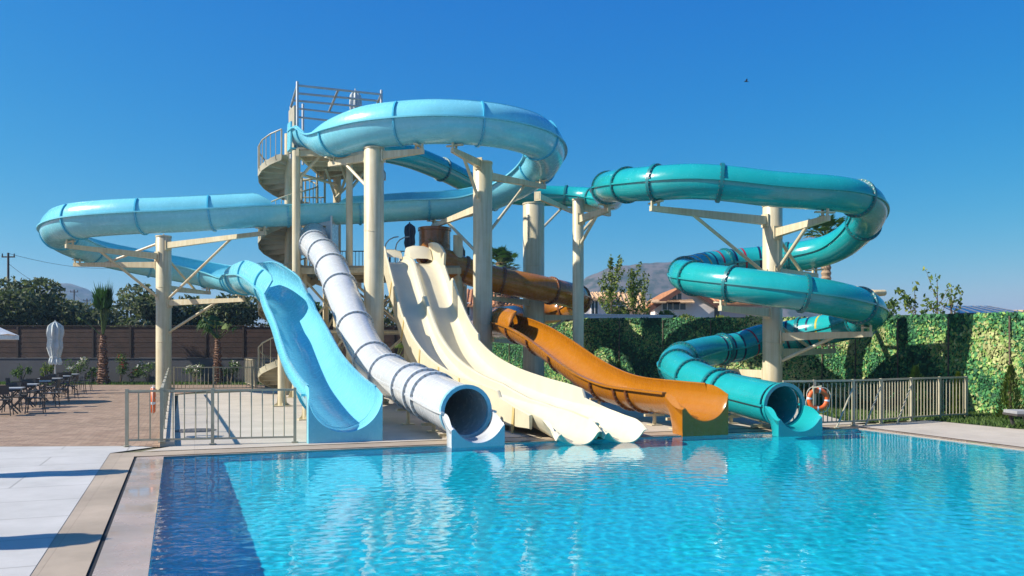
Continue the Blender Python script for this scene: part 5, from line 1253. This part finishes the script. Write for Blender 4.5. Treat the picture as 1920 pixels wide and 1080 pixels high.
def house(label, c, w_, l, zw, rise, wall_m, roof_m, axis='y', group='houses beyond the green screen', rz=0):
    root = thing('house', label, 'house', c, group); c = Vector(c); mb = MB()
    mb.box(c + Z * zw / 2, (w_, l, zw))
    if axis == 'y':
        for s in (-1, 1):
            y = s * (l / 2 - .1); mb.add([c + Vector((-w_ / 2, y, zw)), c + Vector((w_ / 2, y, zw)), c + Vector((0, y, zw + rise)), c + Vector((-w_ / 2, y + .08 * s, zw)), c + Vector((w_ / 2, y + .08 * s, zw)), c + Vector((0, y + .08 * s, zw + rise))], [(0, 1, 2), (3, 5, 4), (0, 3, 4, 1), (1, 4, 5, 2), (2, 5, 3, 0)])
        gable_roof(root, c, w_, l, zw, rise, roof_m, axis='y')
    else:
        for s in (-1, 1):
            x = s * (w_ / 2 - .1); mb.add([c + Vector((x, -l / 2, zw)), c + Vector((x, l / 2, zw)), c + Vector((x, 0, zw + rise)), c + Vector((x + .08 * s, -l / 2, zw)), c + Vector((x + .08 * s, l / 2, zw)), c + Vector((x + .08 * s, 0, zw + rise))], [(0, 1, 2), (3, 5, 4), (0, 3, 4, 1), (1, 4, 5, 2), (2, 5, 3, 0)])
        gable_roof(root, c, l, w_, zw, rise, roof_m, axis='x')
    mb.build('wall', M[wall_m], root)
    return root
HY = 60.0
c = P(1262, 0, HY); c.z = 0; w1 = 104 / F * HY
h1 = house('pale gabled house with a terracotta roof and dark windows', c, w1, 8, zt(572, HY - 4), (572 - 540) / F * (HY - 4), 'house_white', 'roof_tile', 'y'); c0 = c - Vector((0, 4.04, 0))
for u in (1251, 1274): window(h1, P(u, 572, HY - 4.05), .62 if u < 1260 else .8, .62)
window(h1, P(1269, 556, HY - 4.05), .6, .4)
for u in (1247, 1274):
    mb = MB(); a = P(u, 563.5, HY - 4.4); mb.hexa([a + Vector((-.95, .35, 0)), a + Vector((-.95, -.35, -.2)), a + Vector((.95, -.35, -.2)), a + Vector((.95, .35, 0)), a + Vector((-.95, .35, .1)), a + Vector((-.95, -.35, -.12)), a + Vector((.95, -.35, -.12)), a + Vector((.95, .35, .1))]); mb.build('window_hood', M['roof_beige'], h1)
for s in (-1, 1):
    a = Vector((c.x + s * (w1 / 2 + .5), c.y - 4.56, zt(572, HY - 4) - .35)); b = Vector((c.x, c.y - 4.56, zt(540, HY - 4) + .1)); mb = MB(); mb.beam(a, b, .06, .3, Vector((0, 1, 0)).cross(b - a)); mb.build('barge_board', M['roof_edge'], h1)
c = P(1350, 0, 60); c.z = 0; h2 = house('low pink wing with a tiled roof right of the gabled house', c, 4.4, 6, zt(569, 57), .9, 'house_pink', 'roof_tile', 'x'); window(h2, P(1335, 590, 56.95), 1.0, .9)
c = P(1152, 0, 61); c.z = 0; h3 = house('beige house with a sandy hipped roof behind the poplars', c, 3.6, 6, zt(580, 58), (580 - 547) / F * 58, 'house_beige', 'roof_beige', 'x'); window(h3, P(1132, 585, 57.95), .5, .9); window(h3, P(1160, 586, 57.95), .9, .9)
c = P(1115, 0, 60); c.z = 0; h4 = house('white annex with a window at the left end of the beige house', c, 1.8, 5, zt(562, 57.5), .5, 'house_white', 'roof_beige', 'x'); window(h4, P(1115, 577, 57.45), .4, .9)
c = P(885, 0, 66); c.z = 0; h5 = house('pink house seen between the cream slide and the thickest column', c, 7.0, 6, zt(573, 63), 1.3, 'house_pink', 'roof_tile', 'x'); window(h5, P(868, 580, 62.95), 1.0, .9); window(h5, P(942, 578, 62.95), .9, .9)
gw2 = thing('garden_wall', 'long white garden wall beyond the green screen', 'wall', (P(1200, 0, 45).x, 45, 0))
mb = MB(); a, b = P(1085, 0, 44.5), P(1260, 0, 46.5); a.z = b.z = 0; za = zt(591, 45); mb.beam(a + Z * za / 2, b + Z * za / 2, .2, za); mb.build('wall_body', M['whitewall'], gw2)
mb = MB(); mb.beam(a + Z * (za + .03), b + Z * (za + .03), .28, .06); mb.build('coping', M['whitewall'], gw2)
# a parked car roof above the wall
c = P(1217, 0, 52); zc_ = zt(594, 52); c.z = zc_ - 1.5
car = thing('parked_car', 'white car parked beyond the garden wall, only its roof showing', 'car', (c.x, c.y, c.z)); mb = MB(); rings = []
for x, z0, z1, wd in ((-2.0, .35, .75, .75), (-1.7, .3, .95, .85), (-.9, .3, 1.0, .88), (-.4, .3, 1.42, .72), (.8, .3, 1.48, .72), (1.5, .3, 1.05, .85), (2.0, .35, .95, .8)):
    rings.append([c + Vector((x, -wd, z0)), c + Vector((x, wd, z0)), c + Vector((x, wd * .95, (z0 + z1) / 2)), c + Vector((x, wd * .8, z1)), c + Vector((x, -wd * .8, z1)), c + Vector((x, -wd * .95, (z0 + z1) / 2))])
mb.loft(rings, True, 0, True, True); mb.build('body', M['car'], car)
mb = MB(); mb.box(c + Vector((.2, -.66, 1.18)), (1.3, .06, .3)); mb.build('side_window', M['window'], car)
for x in (-1.25, 1.25):
    for y in (-.8, .8): mb = MB(); mb.tube([c + Vector((x, y - .1, .3)), c + Vector((x, y + .1, .3))], .3, 18); mb.build('wheel', M['dark_metal'], car)
gp = MB(); gp.box(c + Vector((0, 0, -.1)), (40, 5, .2)); struct('embankment', gp, M['ground'])
# solar roofed building and the long low one
c = P(1812, 0, 40); c.z = 0; sb = thing('solar_building', 'low building with a dark blue solar roof beyond the screen', 'building', c)
zr = zt(589, 38); mb = MB(); mb.box(c + Z * zr / 2, (2.9, 4, zr)); mb.build('wall', M['house_white'], sb)
mb = MB(); q = [c + Vector((-1.55, -2.1, zr)), c + Vector((1.55, -2.1, zr)), c + Vector((1.25, .4, zr + .45)), c + Vector((-.95, .4, zr + .45))]; mb.hexa(q + [p + Z * .06 for p in q]); mb.build('roof', M['solar'], sb)
for k in range(7):
    t = k / 6; mb = MB(); mb.beam(q[0].lerp(q[1], t) + Z * .075, q[3].lerp(q[2], t) + Z * .075, .03, .02); mb.build('panel_rail', M['galv'], sb)
c = P(1915, 0, 44); c.z = 0; lb = house('low white house with a reddish roof edge at the picture edge', c, 4.2, 5, zt(590, 41.5), .12, 'house_white', 'roof_beige', 'x')
# the neighbouring slide far off
ns = thing('distant_slide', 'pale yellow slide on a red post far behind the teal spiral', 'water slide', (P(1620, 0, 70).x, 70, 0)); mb = MB()
pts = [P(u, v, Y) for u, v, Y in ((1560, 541, 72), (1590, 540, 71), (1612, 545, 70), (1638, 550, 69.5), (1658, 549, 70))]; mb.tube(pts, [.3, .32, .34, .3, .26], 12); mb.build('tube', M['yellow_tube'], ns)
p = P(1642, 0, 69.6); mb = MB(); mb.tube([(p.x, p.y, 0), (p.x, p.y, zt(546, 69.6))], .2, 10); mb.build('post', M['red'], ns)
# utility poles and wires
def utility_pole(label, u, Y, vtop):
    p = P(u, 0, Y); p.z = 0; root = thing('utility_pole', label, 'utility pole', p, 'utility poles beyond the olive trees'); h = zt(vtop, Y)
    mb = MB(); mb.tube([p, p + Z * h], [.13, .085], 8); mb.build('shaft', M['wood'], root)
    mb = MB(); mb.beam(p + Vector((-.55, 0, h - .35)), p + Vector((.55, 0, h - .35)), .1, .1)
    mb.build('crossarm', M['wood'], root)
    for x in (-.5, 0, .5):
        mb = MB(); mb.lathe([(0, h - .3), (.05, h - .3), (.06, h - .2), (.03, h - .05), (0, h - .04)], (p.x + x, p.y, 0), 8); mb.build('insulator', M['dark_metal'], root)
    return p + Z * (h - .1)
t1 = utility_pole('nearest utility pole, rising above the tall olive tree at the left', 15.5, 70, 474)
t2 = utility_pole('utility pole against the far hill, left of the tall young palm', 139, 120, 543)
t3 = utility_pole('utility pole against the far hill, the closest one to the tall young palm', 163, 130, 560)
def wire(label, a, b, sag):
    mb = MB(); mb.tube([a.lerp(b, i / 16) - Z * sag * 4 * (i / 16) * (1 - i / 16) for i in range(17)], .018, 5); tag(mb.build('power_line', M['dark_metal']), label, 'power line', 'power lines between the poles')
wire('uppermost power line running right from the nearest utility pole', t1 + Z * .05, P(260, 497, 110), .8); wire('lower power line from the nearest utility pole to the pole against the hill', t1 - Z * .8, t2, 1.0); wire('power line between the two poles against the far hill', t2 - Z * .2, t3, .6)
# a bird high in the sky
c = P(1399, 153, 60); bird = MB(); bird.tube([c + Vector((-.16, 0, 0)), c + Vector((-.05, 0, .02)), c + Vector((.08, 0, .02)), c + Vector((.2, 0, 0))], [.01, .05, .04, .008], 8)
for s in (-1, 1): bird.add([c + Vector((-.05, 0, .02)), c + Vector((.05, 0, .02)), c + Vector((.02, s * .35, .10)), c + Vector((-.08, s * .3, .10))], [(0, 1, 2, 3)])
tag(bird.build('bird', M['dark_metal']), 'tiny dark bird flying high over the teal spiral', 'bird')

# ------------------------------------------------------------------ hills
def hill(name, uc, Y, profile, depth, seed, mat):
    """a ridge whose skyline passes the (u, v) points of PROFILE, falling towards the camera and away"""
    rng = random.Random(seed); mb = MB(); nx_, ny_ = 90, 26; u0, u1 = profile[0][0], profile[-1][0]; vs = []
    def sky(u):
        for (a, va), (b, vb) in zip(profile[:-1], profile[1:]):
            if a <= u <= b: t = (u - a) / (b - a); t = t * t * (3 - 2 * t); return va + (vb - va) * t
        return profile[-1][1]
    ph = [rng.uniform(0, 6.28) for _ in range(8)]
    for j in range(ny_ + 1):
        t = j / ny_ * 2 - 1; fall = max(0, 1 - abs(t)) ; fall = fall * fall * (3 - 2 * fall)
        for i in range(nx_ + 1):
            u = u0 + (u1 - u0) * i / nx_; x = (u - 960) / F * Y; y = Y + t * depth; H_ = max(0, zt(sky(u), Y))
            k = math.sin(x * .021 + ph[0]) * math.sin(y * .017 + ph[1]) + .6 * math.sin(x * .06 + ph[2] + y * .03) + .4 * math.sin(x * .13 + ph[3]) * math.sin(y * .11 + ph[4])
            vs.append((x, y, -1 + (H_ + 1) * fall + 3.2 * k * fall * (1 - fall) * 2 + (rng.uniform(-.5, .5) if abs(t) < .2 else 0)))
    mb.add(vs, [(j * (nx_ + 1) + i, j * (nx_ + 1) + i + 1, (j + 1) * (nx_ + 1) + i + 1, (j + 1) * (nx_ + 1) + i) for j in range(ny_) for i in range(nx_)], True)
    o = struct(name, mb, mat); return o
hill('hill', 1200, 850, [(900, 655), (1010, 600), (1080, 532), (1110, 514), (1150, 500), (1215, 493), (1262, 491), (1330, 494), (1420, 520), (1560, 570), (1800, 640)], 130, 5, M['hill'])
hill('far_hill', 100, 1150, [(-300, 640), (-60, 570), (40, 545), (95, 531), (130, 531), (152, 538), (175, 552), (215, 585), (330, 640)], 170, 6, M['hill'])

hzb = MB(); hzb.box((0, 890, 47), (3100, 2080, 100)); hv = bpy.data.materials.new('air'); hv.use_nodes = True; n_ = hv.node_tree
for q in list(n_.nodes): n_.nodes.remove(q)
vo = n_.nodes.new('ShaderNodeVolumePrincipled'); vo.inputs['Color'].default_value = (.42, .70, 1, 1); vo.inputs['Density'].default_value = .00042; vo.inputs['Anisotropy'].default_value = .2
ou = n_.nodes.new('ShaderNodeOutputMaterial'); n_.links.new(vo.outputs[0], ou.inputs['Volume'])
tag(hzb.build('haze', hv), 'thin blue summer haze', 'haze', None, 'stuff')
